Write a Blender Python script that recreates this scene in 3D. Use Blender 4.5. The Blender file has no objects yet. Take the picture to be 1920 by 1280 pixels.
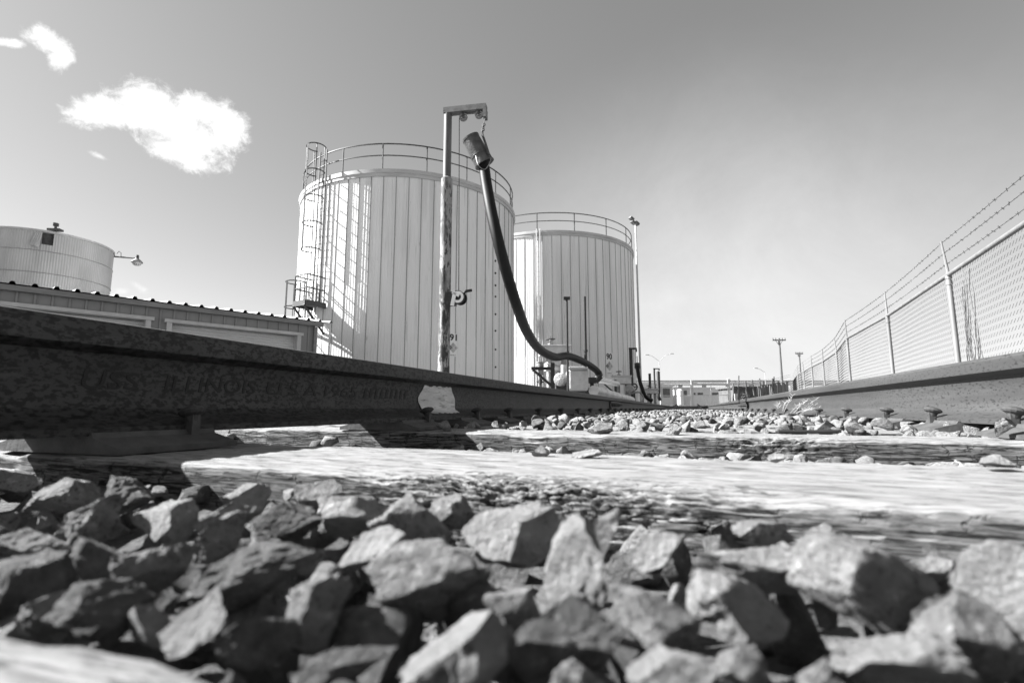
import bpy, math, random
import numpy as np
from mathutils import Vector, Matrix, noise as mnoise
R_ = math.radians
C = bpy.context.scene.collection
scene = bpy.context.scene

# ------------------------------------------------------------------ camera, sky, sun, exposure
FPX = 953.0                                     # focal length in pixels of a 1920 wide frame
PITCH = math.atan(126 / 953)
YAW = math.atan(0.346 / 1.0087)                 # the track runs along +Y, the lens looks this much to its left
cam = bpy.data.cameras.new('camera')
cam.sensor_width = 36
cam.lens = FPX / 1920 * 36
cam.clip_start = 0.01
cam.clip_end = 6000
cam.dof.use_dof = True
cam.dof.focus_distance = 2.2
cam.dof.aperture_fstop = 7.5
cam_ob = bpy.data.objects.new('camera', cam)
cam_ob.rotation_euler = (math.pi / 2 + PITCH, 0, YAW)
C.objects.link(cam_ob)
scene.camera = cam_ob
scene.view_settings.view_transform = 'Standard'
scene.view_settings.look = 'None'
scene.view_settings.exposure = 1.9
scene.cycles.max_bounces = 6

def ray(u, v):
    r, up = (u - 960) / FPX, (640 - v) / FPX
    cp, sp = math.cos(PITCH), math.sin(PITCH)
    F, Z = cp - up * sp, sp + up * cp
    cy, sy = math.cos(YAW), math.sin(YAW)
    return Vector((r * cy - F * sy, F * cy + r * sy, Z))
def at(u, v, t=None, X=None, Y=None, Z=None):
    d = ray(u, v)
    if X is not None: t = X / d.x
    if Y is not None: t = Y / d.y
    if Z is not None: t = Z / d.z
    return d * t

SUN_EL = R_(37)
SUN_AZ = R_(105)                                # degrees left of the track direction
sun_dir = Vector((-math.sin(SUN_AZ) * math.cos(SUN_EL), math.cos(SUN_AZ) * math.cos(SUN_EL), math.sin(SUN_EL)))
sl = bpy.data.lights.new('sun', 'SUN')
sl.energy = 5.0
sl.angle = R_(0.5)
sl.color = (1, 1, 1)
so = bpy.data.objects.new('sun', sl)
so.rotation_euler = sun_dir.to_track_quat('Z', 'Y').to_euler()
C.objects.link(so)

world = bpy.data.worlds.new('World')
scene.world = world
world.use_nodes = True
wt = world.node_tree
wt.nodes.clear()
def wn(kind, **kw):
    n = wt.nodes.new(kind)
    for k, v in kw.items(): setattr(n, k, v)
    return n
def wmath(op, a, b=None, c=None, clamp=False):
    n = wt.nodes.new('ShaderNodeMath'); n.operation = op; n.use_clamp = clamp
    for i, x in enumerate((a, b, c)):
        if x is None: continue
        if isinstance(x, (int, float)): n.inputs[i].default_value = x
        else: wt.links.new(x, n.inputs[i])
    return n.outputs[0]
def wdot(vec, d):
    n = wt.nodes.new('ShaderNodeVectorMath'); n.operation = 'DOT_PRODUCT'
    wt.links.new(vec, n.inputs[0]); n.inputs[1].default_value = d
    return n.outputs['Value']
sky = wn('ShaderNodeTexSky', sky_type='NISHITA', sun_disc=False, sun_elevation=SUN_EL, sun_rotation=-SUN_AZ)
sky.air_density = 1.0; sky.dust_density = 1.6; sky.altitude = 1500
sep = wn('ShaderNodeSeparateColor'); wt.links.new(sky.outputs[0], sep.inputs[0])
# a monochrome film with a yellow filter: mostly red and green
mono = wmath('ADD', wmath('MULTIPLY', sep.outputs[0], 0.55), wmath('MULTIPLY', sep.outputs[1], 0.45))
SKY_GAIN, SKY_POW = 1.2, 0.78
mono = wmath('MULTIPLY', wmath('POWER', mono, SKY_POW), SKY_GAIN)
geo = wn('ShaderNodeNewGeometry')
neg = wn('ShaderNodeVectorMath', operation='SCALE'); neg.inputs[3].default_value = -1.0
wt.links.new(geo.outputs['Incoming'], neg.inputs[0])
dvec = neg.outputs[0]
def cloud_layer(cu, cv, ellipses, nscale, warp, seed, soft):
    """Cloud on the sky around the direction of one point of it: a union of ellipses with a ragged fractal edge."""
    c = ray(cu, cv).normalized()
    e1 = Vector((0, 0, 1)).cross(c).normalized() * -1
    e2 = e1.cross(c).normalized()
    if e2.z < 0: e2 = -e2
    dc = wmath('MAXIMUM', wdot(dvec, c), 0.05)
    U = wmath('DIVIDE', wdot(dvec, e1), dc)
    V = wmath('DIVIDE', wdot(dvec, e2), dc)
    comb = wn('ShaderNodeCombineXYZ'); wt.links.new(U, comb.inputs[0]); wt.links.new(V, comb.inputs[1]); comb.inputs[2].default_value = seed
    nz = wn('ShaderNodeTexNoise'); wt.links.new(comb.outputs[0], nz.inputs['Vector'])
    nz.inputs['Scale'].default_value = nscale; nz.inputs['Detail'].default_value = 9; nz.inputs['Roughness'].default_value = 0.72
    nz.inputs['Distortion'].default_value = 0.35
    best = None
    for (pu, pv, ru, rv, tilt) in ellipses:
        d = ray(pu, pv).normalized(); k = d.dot(c)
        a0, b0 = d.dot(e1) / k, d.dot(e2) / k
        d2 = ray(pu + ru, pv).normalized(); k2 = d2.dot(c); sa = math.hypot(d2.dot(e1) / k2 - a0, d2.dot(e2) / k2 - b0)
        d3 = ray(pu, pv - rv).normalized(); k3 = d3.dot(c); sb = math.hypot(d3.dot(e1) / k3 - a0, d3.dot(e2) / k3 - b0)
        ct, st = math.cos(R_(tilt)), math.sin(R_(tilt))
        du, dv_ = wmath('SUBTRACT', U, a0), wmath('SUBTRACT', V, b0)
        p = wmath('DIVIDE', wmath('ADD', wmath('MULTIPLY', du, ct), wmath('MULTIPLY', dv_, st)), sa)
        q = wmath('DIVIDE', wmath('SUBTRACT', wmath('MULTIPLY', dv_, ct), wmath('MULTIPLY', du, st)), sb)
        r = wmath('SUBTRACT', 1.0, wmath('SQRT', wmath('ADD', wmath('MULTIPLY', p, p), wmath('MULTIPLY', q, q))))
        best = r if best is None else wmath('SMOOTH_MAX', best, r, 0.25)
    val = wmath('ADD', best, wmath('MULTIPLY', wmath('SUBTRACT', nz.outputs['Fac'], 0.52), warp))
    m = wn('ShaderNodeMapRange', interpolation_type='SMOOTHSTEP')
    wt.links.new(val, m.inputs['Value']); m.inputs['From Min'].default_value = 0.0; m.inputs['From Max'].default_value = soft
    front = wmath('GREATER_THAN', wdot(dvec, c), 0.3)
    return wmath('MULTIPLY', m.outputs[0], front), nz.outputs['Fac']
clouds = [   # anchor pixel, ellipses, noise scale, raggedness, seed, softness, radiance
    (1330, 560, [(1340, 660, 1250, 650, 0)], 4, 0.14, 5.1, 1.15, 3.85),
    (1290, 540, [(1280, 560, 260, 46, 3), (1130, 640, 300, 50, 0)], 8, 1.5, 2.2, 2.4, 4.0),
    (300, 230, [(205, 212, 92, 40, 14), (285, 195, 80, 52, 6), (330, 240, 125, 60, -20), (425, 240, 48, 62, 10), (335, 285, 85, 34, -12), (375, 205, 62, 42, -14)], 32, 1.6, 1.3, 0.5, 4.75),
    (95, 95, [(90, 78, 50, 33, -10), (113, 110, 28, 40, -14), (15, 80, 42, 12, 16)], 42, 1.6, 4.2, 0.55, 4.75),
    (190, 290, [(185, 292, 24, 7, -10), (262, 540, 28, 9, -30), (225, 545, 22, 9, 10)], 40, 1.9, 7.7, 1.3, 4.3),
]
col = mono
for cl in clouds:
    m, nf = cloud_layer(*cl[:-1])
    lum = wmath('MULTIPLY', wmath('ADD', 0.80, wmath('MULTIPLY', nf, 0.34)), cl[-1])
    mix = wn('ShaderNodeMix', data_type='FLOAT')
    wt.links.new(m, mix.inputs[0]); wt.links.new(col, mix.inputs[2]); wt.links.new(lum, mix.inputs[3])
    col = mix.outputs[0]
bg = wn('ShaderNodeBackground'); bg.inputs[1].default_value = 0.063
wt.links.new(col, bg.inputs[0])
wo = wn('ShaderNodeOutputWorld'); wt.links.new(bg.outputs[0], wo.inputs[0])

# ------------------------------------------------------------------ materials (a black and white photograph: all neutral)
def g(v): return (v, v, v, 1)
def mat(name, c1, c2=None, scale=(5, 5, 5), detail=6, lo=0.35, hi=0.65, rough=0.7, metal=0.0, bump=0.0, bscale=None, bdist=0.01,
        spots=None, spec=0.5, streak=None):
    """Noise between two greys; spots = (grey, scale xyz, threshold, softness) lays a second, sharper pattern over it; streak likewise."""
    m = bpy.data.materials.new(name); m.use_nodes = True
    t = m.node_tree; N = t.nodes; L = t.links
    b = N['Principled BSDF']
    b.inputs['Roughness'].default_value = rough; b.inputs['Metallic'].default_value = metal
    b.inputs['Specular IOR Level'].default_value = spec
    tc = N.new('ShaderNodeTexCoord')
    def nz(sc, det=6, rgh=0.6):
        mp = N.new('ShaderNodeMapping'); mp.inputs['Scale'].default_value = sc
        L.new(tc.outputs['Object'], mp.inputs[0])
        n = N.new('ShaderNodeTexNoise'); n.inputs['Scale'].default_value = 1; n.inputs['Detail'].default_value = det
        n.inputs['Roughness'].default_value = rgh
        L.new(mp.outputs[0], n.inputs['Vector']); return n.outputs['Fac']
    def rng(x, a, b_):
        r = N.new('ShaderNodeMapRange'); L.new(x, r.inputs[0]); r.inputs[1].default_value = a; r.inputs[2].default_value = b_
        return r.outputs[0]
    def mixc(f, A, B):
        x = N.new('ShaderNodeMix'); x.data_type = 'RGBA'; L.new(f, x.inputs[0])
        for k, s in ((6, A), (7, B)):
            if isinstance(s, (int, float)): x.inputs[k].default_value = g(s)
            else: L.new(s, x.inputs[k])
        return x.outputs[2]
    n0 = nz(scale, detail)
    c = mixc(rng(n0, lo, hi), c1, c2 if c2 is not None else c1)
    for sp in (spots, streak):
        if sp: 
            for (gv, sc, th, sf) in (sp if isinstance(sp, list) else [sp]):
                c = mixc(rng(nz(sc, 7, 0.65), th, th + sf), c, gv)
    L.new(c, b.inputs['Base Color'])
    if bump:
        bn = N.new('ShaderNodeBump'); bn.inputs['Strength'].default_value = bump; bn.inputs['Distance'].default_value = bdist
        L.new(nz(bscale or scale, 8, 0.65), bn.inputs['Height']); L.new(bn.outputs[0], b.inputs['Normal'])
    return m
M = {}
M['soil'] = mat('soil', 0.09, 0.17, (2.5, 2.5, 2.5), 11, rough=1, bump=1.0, bscale=(16, 16, 16), bdist=0.06, spots=[(0.07, (0.5, 0.5, 1), 0.52, 0.15), (0.22, (22, 22, 22), 0.58, 0.08), (0.05, (30, 30, 30), 0.6, 0.08)])
M['gravel'] = mat('gravel', 0.055, 0.165, (45, 45, 45), 5, 0.3, 0.7, rough=1, bump=1, bscale=(40, 40, 40), bdist=0.03)
M['stone'] = mat('stone', 0.150, 0.255, (90, 90, 90), 9, 0.36, 0.64, rough=0.95, bump=1.0, bscale=(280, 280, 280), bdist=0.006, spec=0.2,
                 spots=[(0.07, (320, 320, 320), 0.55, 0.1), (0.36, (210, 210, 210), 0.6, 0.06)])
M['stone_pale'] = mat('stone_pale', 0.190, 0.300, (75, 75, 75), 9, 0.35, 0.65, rough=0.95, bump=1.0, bscale=(260, 260, 260), bdist=0.006, spec=0.2,
                      spots=[(0.12, (260, 260, 260), 0.57, 0.1), (0.42, (130, 130, 130), 0.6, 0.08)])
M['stone_dark'] = mat('stone_dark', 0.065, 0.150, (90, 90, 90), 9, 0.35, 0.65, rough=0.92, bump=1.0, bscale=(280, 280, 280), bdist=0.006, spec=0.25,
                      spots=[(0.2, (240, 240, 240), 0.59, 0.08)])
M['rail'] = mat('shaded_rusty_rail', 0.026, 0.046, (9, 5, 14), 8, 0.35, 0.65, rough=0.62, bump=0.35, bscale=(160, 90, 160), bdist=0.002, spec=0.4,
                spots=[(0.005, (130, 85, 150), 0.5, 0.05), (0.006, (50, 30, 60), 0.57, 0.05), (0.055, (90, 16, 60), 0.6, 0.1)])  # shaded copy of the rail steel, its shadow put into the darker colour
M['rail_right'] = mat('sunlit_rusty_rail', 0.035, 0.064, (6, 1.2, 30), 8, 0.3, 0.7, rough=0.6, bump=0.25, bscale=(120, 60, 160), bdist=0.002, spec=0.4,
                      spots=[(0.02, (150, 70, 170), 0.55, 0.06), (0.035, (40, 14, 60), 0.6, 0.08)])  # sunlit copy of the same rail steel, lighter to stand in for light
M['letter'] = mat('raised_letter_rust', 0.008, 0.014, (60, 60, 60), rough=0.75)
M['steel_dark'] = mat('dark_rusty_steel', 0.035, 0.07, (30, 30, 30), 7, rough=0.65, bump=0.4, bscale=(120, 120, 120), bdist=0.002)
M['plate'] = mat('tie_plate_rust', 0.042, 0.084, (25, 25, 25), 7, rough=0.75, bump=0.4, bscale=(90, 90, 90), bdist=0.003)
M['paint_white'] = mat('white_paint_mark', 0.5, 0.66, (30, 12, 60), 7, rough=0.7, bump=0.8, bscale=(60, 30, 140), bdist=0.004, spots=[(0.3, (20, 14, 110), 0.54, 0.1), (0.1, (90, 30, 110), 0.62, 0.06)])
M['tank'] = mat('white_tank_cladding', 0.760, 0.830, (0.5, 0.5, 0.16), 5, rough=0.55, spec=0.3, spots=[(0.6, (1.6, 1.6, 0.10), 0.52, 0.2), (0.36, (8, 8, 0.2), 0.58, 0.2), (0.25, (14, 14, 1.2), 0.66, 0.1)])
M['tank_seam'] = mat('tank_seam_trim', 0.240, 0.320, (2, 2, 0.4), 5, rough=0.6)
M['tank_rim'] = mat('tank_rim_flashing', 0.400, 0.520, (1, 1, 4), 5, rough=0.5, spots=(0.4, (3, 3, 6), 0.62, 0.1))
M['galv'] = mat('galvanised_corrugated', 0.360, 0.500, (0.6, 0.6, 0.25), 6, rough=0.5, metal=0.25, spots=(0.36, (2.2, 2.2, 0.5), 0.6, 0.15))
M['hole'] = mat('dark_opening', 0.03, 0.07, (6, 6, 6), rough=0.9)
M['railing'] = mat('grey_railing_steel', 0.035, 0.06, (3, 3, 3), 5, rough=0.55)
M['ladder'] = mat('ladder_steel', 0.03, 0.055, (3, 3, 3), 5, rough=0.55)
M['pale_steel'] = mat('pale_galvanised_steel', 0.195, 0.270, (8, 8, 2), 6, rough=0.5, metal=0.2)
M['peeling'] = mat('peeling_white_paint_on_rust', 0.276, 0.348, (12, 12, 3), 6, rough=0.7, bump=0.4, bscale=(60, 60, 25), bdist=0.004,
                   spots=[(0.12, (5, 5, 1.6), 0.49, 0.08), (0.03, (11, 11, 3), 0.5, 0.03), (0.05, (36, 36, 10), 0.55, 0.04)])
M['worn_pipe'] = mat('worn_grey_pipe', 0.072, 0.136, (10, 10, 2), 6, rough=0.6, spots=(0.08, (16, 16, 6), 0.6, 0.1))
M['beam'] = mat('worn_beam', 0.098, 0.165, (12, 12, 12), 7, rough=0.65, spots=(0.06, (25, 25, 25), 0.6, 0.06))
M['rubber'] = mat('black_rubber', 0.006, 0.011, (6, 6, 6), 5, rough=0.55, bump=0.2, bscale=(30, 30, 90), bdist=0.004, spec=0.25)
M['black'] = mat('black_painted_steel', 0.012, 0.022, (20, 20, 20), rough=0.5)
M['bucket'] = mat('dented_metal_bucket', 0.060, 0.130, (8, 8, 8), 6, rough=0.42, metal=0.55, bump=0.5, bscale=(9, 9, 9), bdist=0.03)
M['clad'] = mat('aluminium_jacket', 0.420, 0.580, (4, 4, 4), 6, rough=0.4, metal=0.35, bump=0.5, bscale=(5, 5, 5), bdist=0.05, spots=(0.4, (9, 9, 9), 0.6, 0.12))
M['drum_clad'] = mat('dimmed_drum_jacket', 0.2, 0.33, (7, 7, 7), 6, rough=0.45, metal=0.3, bump=0.7, bscale=(9, 9, 9), bdist=0.04, spots=(0.12, (14, 14, 14), 0.6, 0.1))  # jacket metal copied darker to offset the sun falling on the drum
M['white_metal'] = mat('white_painted_metal', 0.413, 0.465, (6, 6, 6), rough=0.45)
M['shed_wall'] = mat('ribbed_shed_wall', 0.22, 0.27, (0.7, 0.7, 0.3), 6, rough=0.6)
M['shed_roof'] = mat('shed_roof_metal', 0.200, 0.280, (1, 1, 1), 6, rough=0.5)
M['gutter'] = mat('gutter_metal', 0.16, 0.26, (1.2, 1.2, 6), 6, rough=0.55)
M['door_white'] = mat('shutter_door', 0.6, 0.68, (1, 1, 3), 6, rough=0.55)
M['trim_pale'] = mat('door_trim', 0.450, 0.550, (3, 3, 3), rough=0.5)
M['wire'] = mat('fence_wire', 0.204, 0.289, (20, 20, 20), rough=0.5, metal=0.2)
M['mast'] = mat('pale_mast_paint', 0.5, 0.58, (4, 4, 1), rough=0.5)
M['fence_steel'] = mat('dull_fence_steel', 0.15, 0.22, (8, 8, 2), 6, rough=0.55, metal=0.2)
M['lamp_paint'] = mat('faded_lamp_paint', 0.38, 0.45, (4, 4, 1), rough=0.6)
M['barb'] = mat('barbed_wire_steel', 0.020, 0.035, (20, 20, 20), rough=0.6)
M['wood_pole'] = mat('pole_wood', 0.10, 0.16, (8, 8, 1), rough=0.9)
M['far_grey'] = mat('far_wall', 0.420, 0.500, (0.4, 0.4, 0.4), rough=0.8)  # wall grey lifted to stand in for distance haze
M['far_light'] = mat('far_pale_wall', 0.620, 0.700, (0.4, 0.4, 0.4), rough=0.8)  # paled further so the far walls seem to fade in haze
M['far_dark'] = mat('far_dark_wall', 0.09, 0.13, (1, 1, 1), rough=0.8)
M['screen'] = mat('fence_fabric', 0.169, 0.234, (1.4, 1.4, 0.6), 6, rough=0.9)
M['glass'] = mat('dark_window_glass', 0.03, 0.05, (1, 1, 1), rough=0.1)
M['leaf'] = mat('dark_leaves', 0.05, 0.09, (6, 6, 6), rough=0.7)
M['straw'] = mat('dry_straw', 0.330, 0.408, (30, 30, 30), rough=0.8)
M['dry_grass'] = mat('dry_grass', 0.120, 0.204, (4, 4, 4), rough=0.9)
M['ink'] = mat('black_marking', 0.015, 0.02, (3, 3, 3), rough=0.6)
M['ink_grey'] = mat('grey_marking', 0.16, 0.2, (3, 3, 3), rough=0.6)
M['ink_mid'] = mat('pale_grey_marking', 0.42, 0.46, (3, 3, 3), rough=0.6)

def wood_material(name, top1, top2, side1, side2):
    m = bpy.data.materials.new(name); m.use_nodes = True
    t = m.node_tree; N = t.nodes; L = t.links; b = N['Principled BSDF']
    b.inputs['Roughness'].default_value = 0.9; b.inputs['Specular IOR Level'].default_value = 0.2
    tc = N.new('ShaderNodeTexCoord')
    def nz(sc, det=8, rgh=0.62, dist=0.0):
        mp = N.new('ShaderNodeMapping'); mp.inputs['Scale'].default_value = sc; L.new(tc.outputs['Object'], mp.inputs[0])
        n = N.new('ShaderNodeTexNoise'); n.inputs['Scale'].default_value = 1; n.inputs['Detail'].default_value = det
        n.inputs['Roughness'].default_value = rgh; n.inputs['Distortion'].default_value = dist
        L.new(mp.outputs[0], n.inputs['Vector']); return n.outputs['Fac']
    def rng(x, a, b_, c=0.0, d=1.0):
        r = N.new('ShaderNodeMapRange'); L.new(x, r.inputs[0])
        for i, q in enumerate((a, b_, c, d)): r.inputs[i + 1].default_value = q
        return r.outputs[0]
    def mix(f, A, B):
        x = N.new('ShaderNodeMix'); x.data_type = 'RGBA'; L.new(f, x.inputs[0])
        for k, s in ((6, A), (7, B)):
            if isinstance(s, (int, float)): x.inputs[k].default_value = g(s)
            else: L.new(s, x.inputs[k])
        return x.outputs[2]
    def ma(op, a, b_):
        n = N.new('ShaderNodeMath'); n.operation = op
        for i, x in enumerate((a, b_)):
            if isinstance(x, (int, float)): n.inputs[i].default_value = x
            else: L.new(x, n.inputs[i])
        return n.outputs[0]
    grain = nz((15, 240, 280), 10, 0.7, 0.25)
    grain2 = nz((9, 600, 700), 5, 0.6)
    cr1 = nz((17, 190, 230), 8, 0.68, 0.6)
    crack = rng(cr1, 0.45, 0.39)                                       # long splits along the grain
    crack_s = ma('MAXIMUM', rng(cr1, 0.49, 0.43), rng(nz((11, 210, 260), 5, 0.6, 1.4), 0.45, 0.38))
    wv = N.new('ShaderNodeTexWave'); wv.bands_direction = 'X'; wv.inputs['Scale'].default_value = 6.5; wv.inputs['Distortion'].default_value = 6.5
    wv.inputs['Detail'].default_value = 4; wv.inputs['Detail Scale'].default_value = 3.2; wv.inputs['Detail Roughness'].default_value = 0.7
    L.new(tc.outputs['Object'], wv.inputs['Vector'])
    cross = ma('MULTIPLY', rng(wv.outputs['Fac'], 0.985, 0.998), rng(nz((14, 25, 30), 3), 0.42, 0.55))   # checks across it
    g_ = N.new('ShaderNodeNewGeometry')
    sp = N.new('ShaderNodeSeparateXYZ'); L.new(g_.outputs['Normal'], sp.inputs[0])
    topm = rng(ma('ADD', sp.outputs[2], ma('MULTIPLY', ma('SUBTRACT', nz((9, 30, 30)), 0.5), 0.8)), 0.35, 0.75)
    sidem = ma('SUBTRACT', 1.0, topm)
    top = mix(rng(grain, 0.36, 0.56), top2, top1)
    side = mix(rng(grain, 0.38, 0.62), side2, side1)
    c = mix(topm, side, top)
    c = mix(ma('MULTIPLY', crack, ma('MULTIPLY', topm, 0.7)), c, 0.03)
    c = mix(ma('MULTIPLY', crack_s, ma('MULTIPLY', sidem, 0.92)), c, 0.012)
    c = mix(ma('MULTIPLY', rng(nz((40, 110, 110), 6, 0.66), 0.39, 0.32), 0.75), c, 0.04)
    c = mix(ma('MULTIPLY', cross, ma('MULTIPLY', sidem, 0.8)), c, 0.010)
    L.new(c, b.inputs['Base Color'])
    h = ma('ADD', ma('ADD', ma('MULTIPLY', grain, 0.7), ma('MULTIPLY', grain2, 0.25)), ma('MULTIPLY', ma('ADD', ma('ADD', ma('MULTIPLY', crack, 0.4), ma('MULTIPLY', crack_s, sidem)), ma('MULTIPLY', cross, sidem)), -0.9))
    bn = N.new('ShaderNodeBump'); bn.inputs['Strength'].default_value = 0.7; bn.inputs['Distance'].default_value = 0.006
    L.new(h, bn.inputs['Height']); L.new(bn.outputs[0], b.inputs['Normal'])
    return m
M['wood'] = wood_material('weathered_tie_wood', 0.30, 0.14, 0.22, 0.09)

# ------------------------------------------------------------------ mesh helpers
class MB:
    def __init__(s): s.v, s.f, s.m = [], [], []
    def add(s, vs, fs, mi=0):
        o = len(s.v); s.v.extend([tuple(p) for p in vs]); s.f.extend([tuple(o + i for i in q) for q in fs]); s.m.extend([mi] * len(fs)); return s
    def box(s, c, size, rz=0, mi=0, mtx=None):
        hx, hy, hz = [q / 2 for q in size]
        vs = [Vector((x, y, z)) for x in (-hx, hx) for y in (-hy, hy) for z in (-hz, hz)]
        rot = mtx if mtx is not None else Matrix.Rotation(rz, 3, 'Z')
        vs = [rot @ p + Vector(c) for p in vs]
        return s.add(vs, [(0, 1, 3, 2), (4, 6, 7, 5), (0, 4, 5, 1), (2, 3, 7, 6), (0, 2, 6, 4), (1, 5, 7, 3)], mi)
    def tube(s, pts, r, n=8, cap=True, mi=0, closed=False):
        pts = [Vector(p) for p in pts]; K = len(pts)
        rs = r if isinstance(r, (list, tuple)) else [r] * K
        vs, fs = [], []; ref = None
        for i in range(K):
            if closed: d = pts[(i + 1) % K] - pts[i - 1]
            else: d = pts[min(i + 1, K - 1)] - pts[max(i - 1, 0)]
            d.normalize()
            if ref is None: ref = Vector((0, 0, 1)) if abs(d.z) < 0.9 else Vector((1, 0, 0))
            a = ref - d * ref.dot(d); a.normalize(); ref = a; b = d.cross(a)
            for j in range(n):
                w = 2 * math.pi * j / n
                vs.append(pts[i] + a * (math.cos(w) * rs[i]) + b * (math.sin(w) * rs[i]))
        for i in range(K if closed else K - 1):
            i2 = (i + 1) % K
            for j in range(n):
                j2 = (j + 1) % n
                fs.append((i * n + j, i * n + j2, i2 * n + j2, i2 * n + j))
        if cap and not closed:
            fs.append(tuple(range(n - 1, -1, -1))); fs.append(tuple((K - 1) * n + j for j in range(n)))
        return s.add(vs, fs, mi)
    def ring(s, c, r, tr, n=48, k=6, axis=None, mi=0, a0=0, a1=2 * math.pi):
        c = Vector(c); full = abs(a1 - a0 - 2 * math.pi) < 1e-6
        q = (Vector(axis).to_track_quat('Z', 'Y').to_matrix() if axis is not None else Matrix.Identity(3))
        cnt = n if full else n + 1
        pts = [c + q @ Vector((r * math.cos(a0 + (a1 - a0) * i / n), r * math.sin(a0 + (a1 - a0) * i / n), 0)) for i in range(cnt)]
        return s.tube(pts, tr, k, True, mi, full)
    def lathe(s, c, prof, n=32, axis=(0, 0, 1), mi=0, cap=False):
        q = Vector(axis).to_track_quat('Z', 'Y').to_matrix(); c = Vector(c); vs, fs = [], []
        for (r, z) in prof:
            for j in range(n):
                w = 2 * math.pi * j / n; vs.append(c + q @ Vector((r * math.cos(w), r * math.sin(w), z)))
        for i in range(len(prof) - 1):
            for j in range(n):
                j2 = (j + 1) % n; fs.append((i * n + j, i * n + j2, (i + 1) * n + j2, (i + 1) * n + j))
        if cap:
            fs.append(tuple(range(n - 1, -1, -1))); fs.append(tuple((len(prof) - 1) * n + j for j in range(n)))
        return s.add(vs, fs, mi)
    def sweep(s, prof, axis_pts, side, up, cap=True, mi=0):
        """A closed profile of (side, up) pairs along a straight or slightly bent line."""
        n = len(prof); vs, fs = [], []
        for p in axis_pts:
            for (a, b) in prof: vs.append(Vector(p) + Vector(side) * a + Vector(up) * b)
        for i in range(len(axis_pts) - 1):
            for j in range(n):
                j2 = (j + 1) % n; fs.append((i * n + j, (i + 1) * n + j, (i + 1) * n + j2, i * n + j2))
        if cap:
            fs.append(tuple(range(n))); fs.append(tuple((len(axis_pts) - 1) * n + j for j in reversed(range(n))))
        return s.add(vs, fs, mi)
    def build(s, name, mats, parent=None, smooth=False, angle=35):
        me = bpy.data.meshes.new(name)
        off = Vector(parent_world(parent)) if parent is not None else Vector((0, 0, 0))
        me.from_pydata([(p[0] - off.x, p[1] - off.y, p[2] - off.z) for p in s.v], [], s.f)
        if not isinstance(mats, (list, tuple)): mats = [mats]
        for q in mats: me.materials.append(q)
        me.polygons.foreach_set('material_index', s.m)
        if smooth:
            me.polygons.foreach_set('use_smooth', [True] * len(me.polygons))
            me.set_sharp_from_angle(angle=R_(angle))
        me.update()
        o = bpy.data.objects.new(name, me); C.objects.link(o)
        if parent is not None: o.parent = parent
        return o
def parent_world(o):
    p = Vector(o.location)
    while o.parent is not None: o = o.parent; p = p + Vector(o.location)
    return p
def tag(o, label=None, cat=None, group=None, kind=None):
    if label: o['label'] = label
    if cat: o['category'] = cat
    if group: o['group'] = group
    if kind: o['kind'] = kind
    return o
def thing(name, loc, label, cat, group=None):
    o = bpy.data.objects.new(name, None); o.location = loc; C.objects.link(o)
    o.empty_display_size = 0.2
    return tag(o, label, cat, group)
def one(mb, name, mats, label, cat, loc, group=None, smooth=False):
    """A thing that is one mesh, its origin moved to loc."""
    l = Vector(loc); mb.v = [(p[0] - l.x, p[1] - l.y, p[2] - l.z) for p in mb.v]
    o = mb.build(name, mats, None, smooth); o.location = l
    return tag(o, label, cat, group)
def dup(o, loc, label=None, parent=None):
    c = o.copy(); C.objects.link(c)
    if parent is not None: c.parent = parent
    else: c.location = loc
    if label: c['label'] = label
    for ch in list(o.children): dup(ch, None, None, c)
    return c
def text_mesh(body, size, extrude=0.001, bold=0.0, shear=0.0):
    cu = bpy.data.curves.new('lettering', 'FONT'); cu.body = body; cu.size = size; cu.extrude = extrude; cu.offset = bold; cu.shear = shear
    cu.align_x = 'LEFT'; cu.resolution_u = 4
    ob = bpy.data.objects.new('lettering', cu); C.objects.link(ob)
    dg = bpy.context.evaluated_depsgraph_get(); me = bpy.data.meshes.new_from_object(ob.evaluated_get(dg))
    bpy.data.objects.remove(ob); return me
def put_text(mb, body, origin, right, up, normal, width=None, height=None, extrude=0.001, bold=0.0, shear=0.0, mi=0):
    me = text_mesh(body, 1.0, extrude, bold, shear)
    xs = [v.co.x for v in me.vertices]; ys = [v.co.y for v in me.vertices]
    x0, x1, y0, y1 = min(xs), max(xs), min(ys), max(ys)
    sx = (width / (x1 - x0)) if width else (height / (y1 - y0)); sy = (height / (y1 - y0)) if height else sx
    o, r, u, n = Vector(origin), Vector(right), Vector(up), Vector(normal)
    mb.add([o + r * ((v.co.x - x0) * sx) + u * ((v.co.y - y0) * sy) + n * v.co.z for v in me.vertices], [tuple(p.vertices) for p in me.polygons], mi)
    bpy.data.meshes.remove(me)

# ------------------------------------------------------------------ heights
TIE_TOP = -0.060
RAIL_TOP, RAIL_BOT = 0.125, -0.035
XL, XR = -0.802, 0.717                           # rail centre lines
def far_rise(y): 
    k = min(max((y - 26) / 22, 0), 1); return 0.42 * k * k * (3 - 2 * k)
def ground_z(x, y):
    d = abs(x)
    k = min(max((d - 1.5) / 1.2, 0), 1)
    base = -0.20 - 0.12 * k * k * (3 - 2 * k)
    return base + far_rise(y) * 1.0 + 0.02 * mnoise.noise(Vector((x * 0.6, y * 0.6, 3.1)))
xs = [-3000, -1200, -500, -200, -120, -80, -60, -45] + [-35 + i * 2.5 for i in range(12)] + [-5 + i * 0.35 for i in range(32)] + [7 + i * 3 for i in range(12)] + [50, 80, 150, 400, 1200, 3000]
ys = [-3000, -600, -100, -30, -12, -6] + [-4 + i * 0.5 for i in range(60)] + [26 + i * 1.2 for i in range(30)] + [64, 75, 100, 160, 300, 700, 1500, 4000]
gm = MB()
gv = [(x, y, ground_z(x, y)) for y in ys for x in xs]
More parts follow.
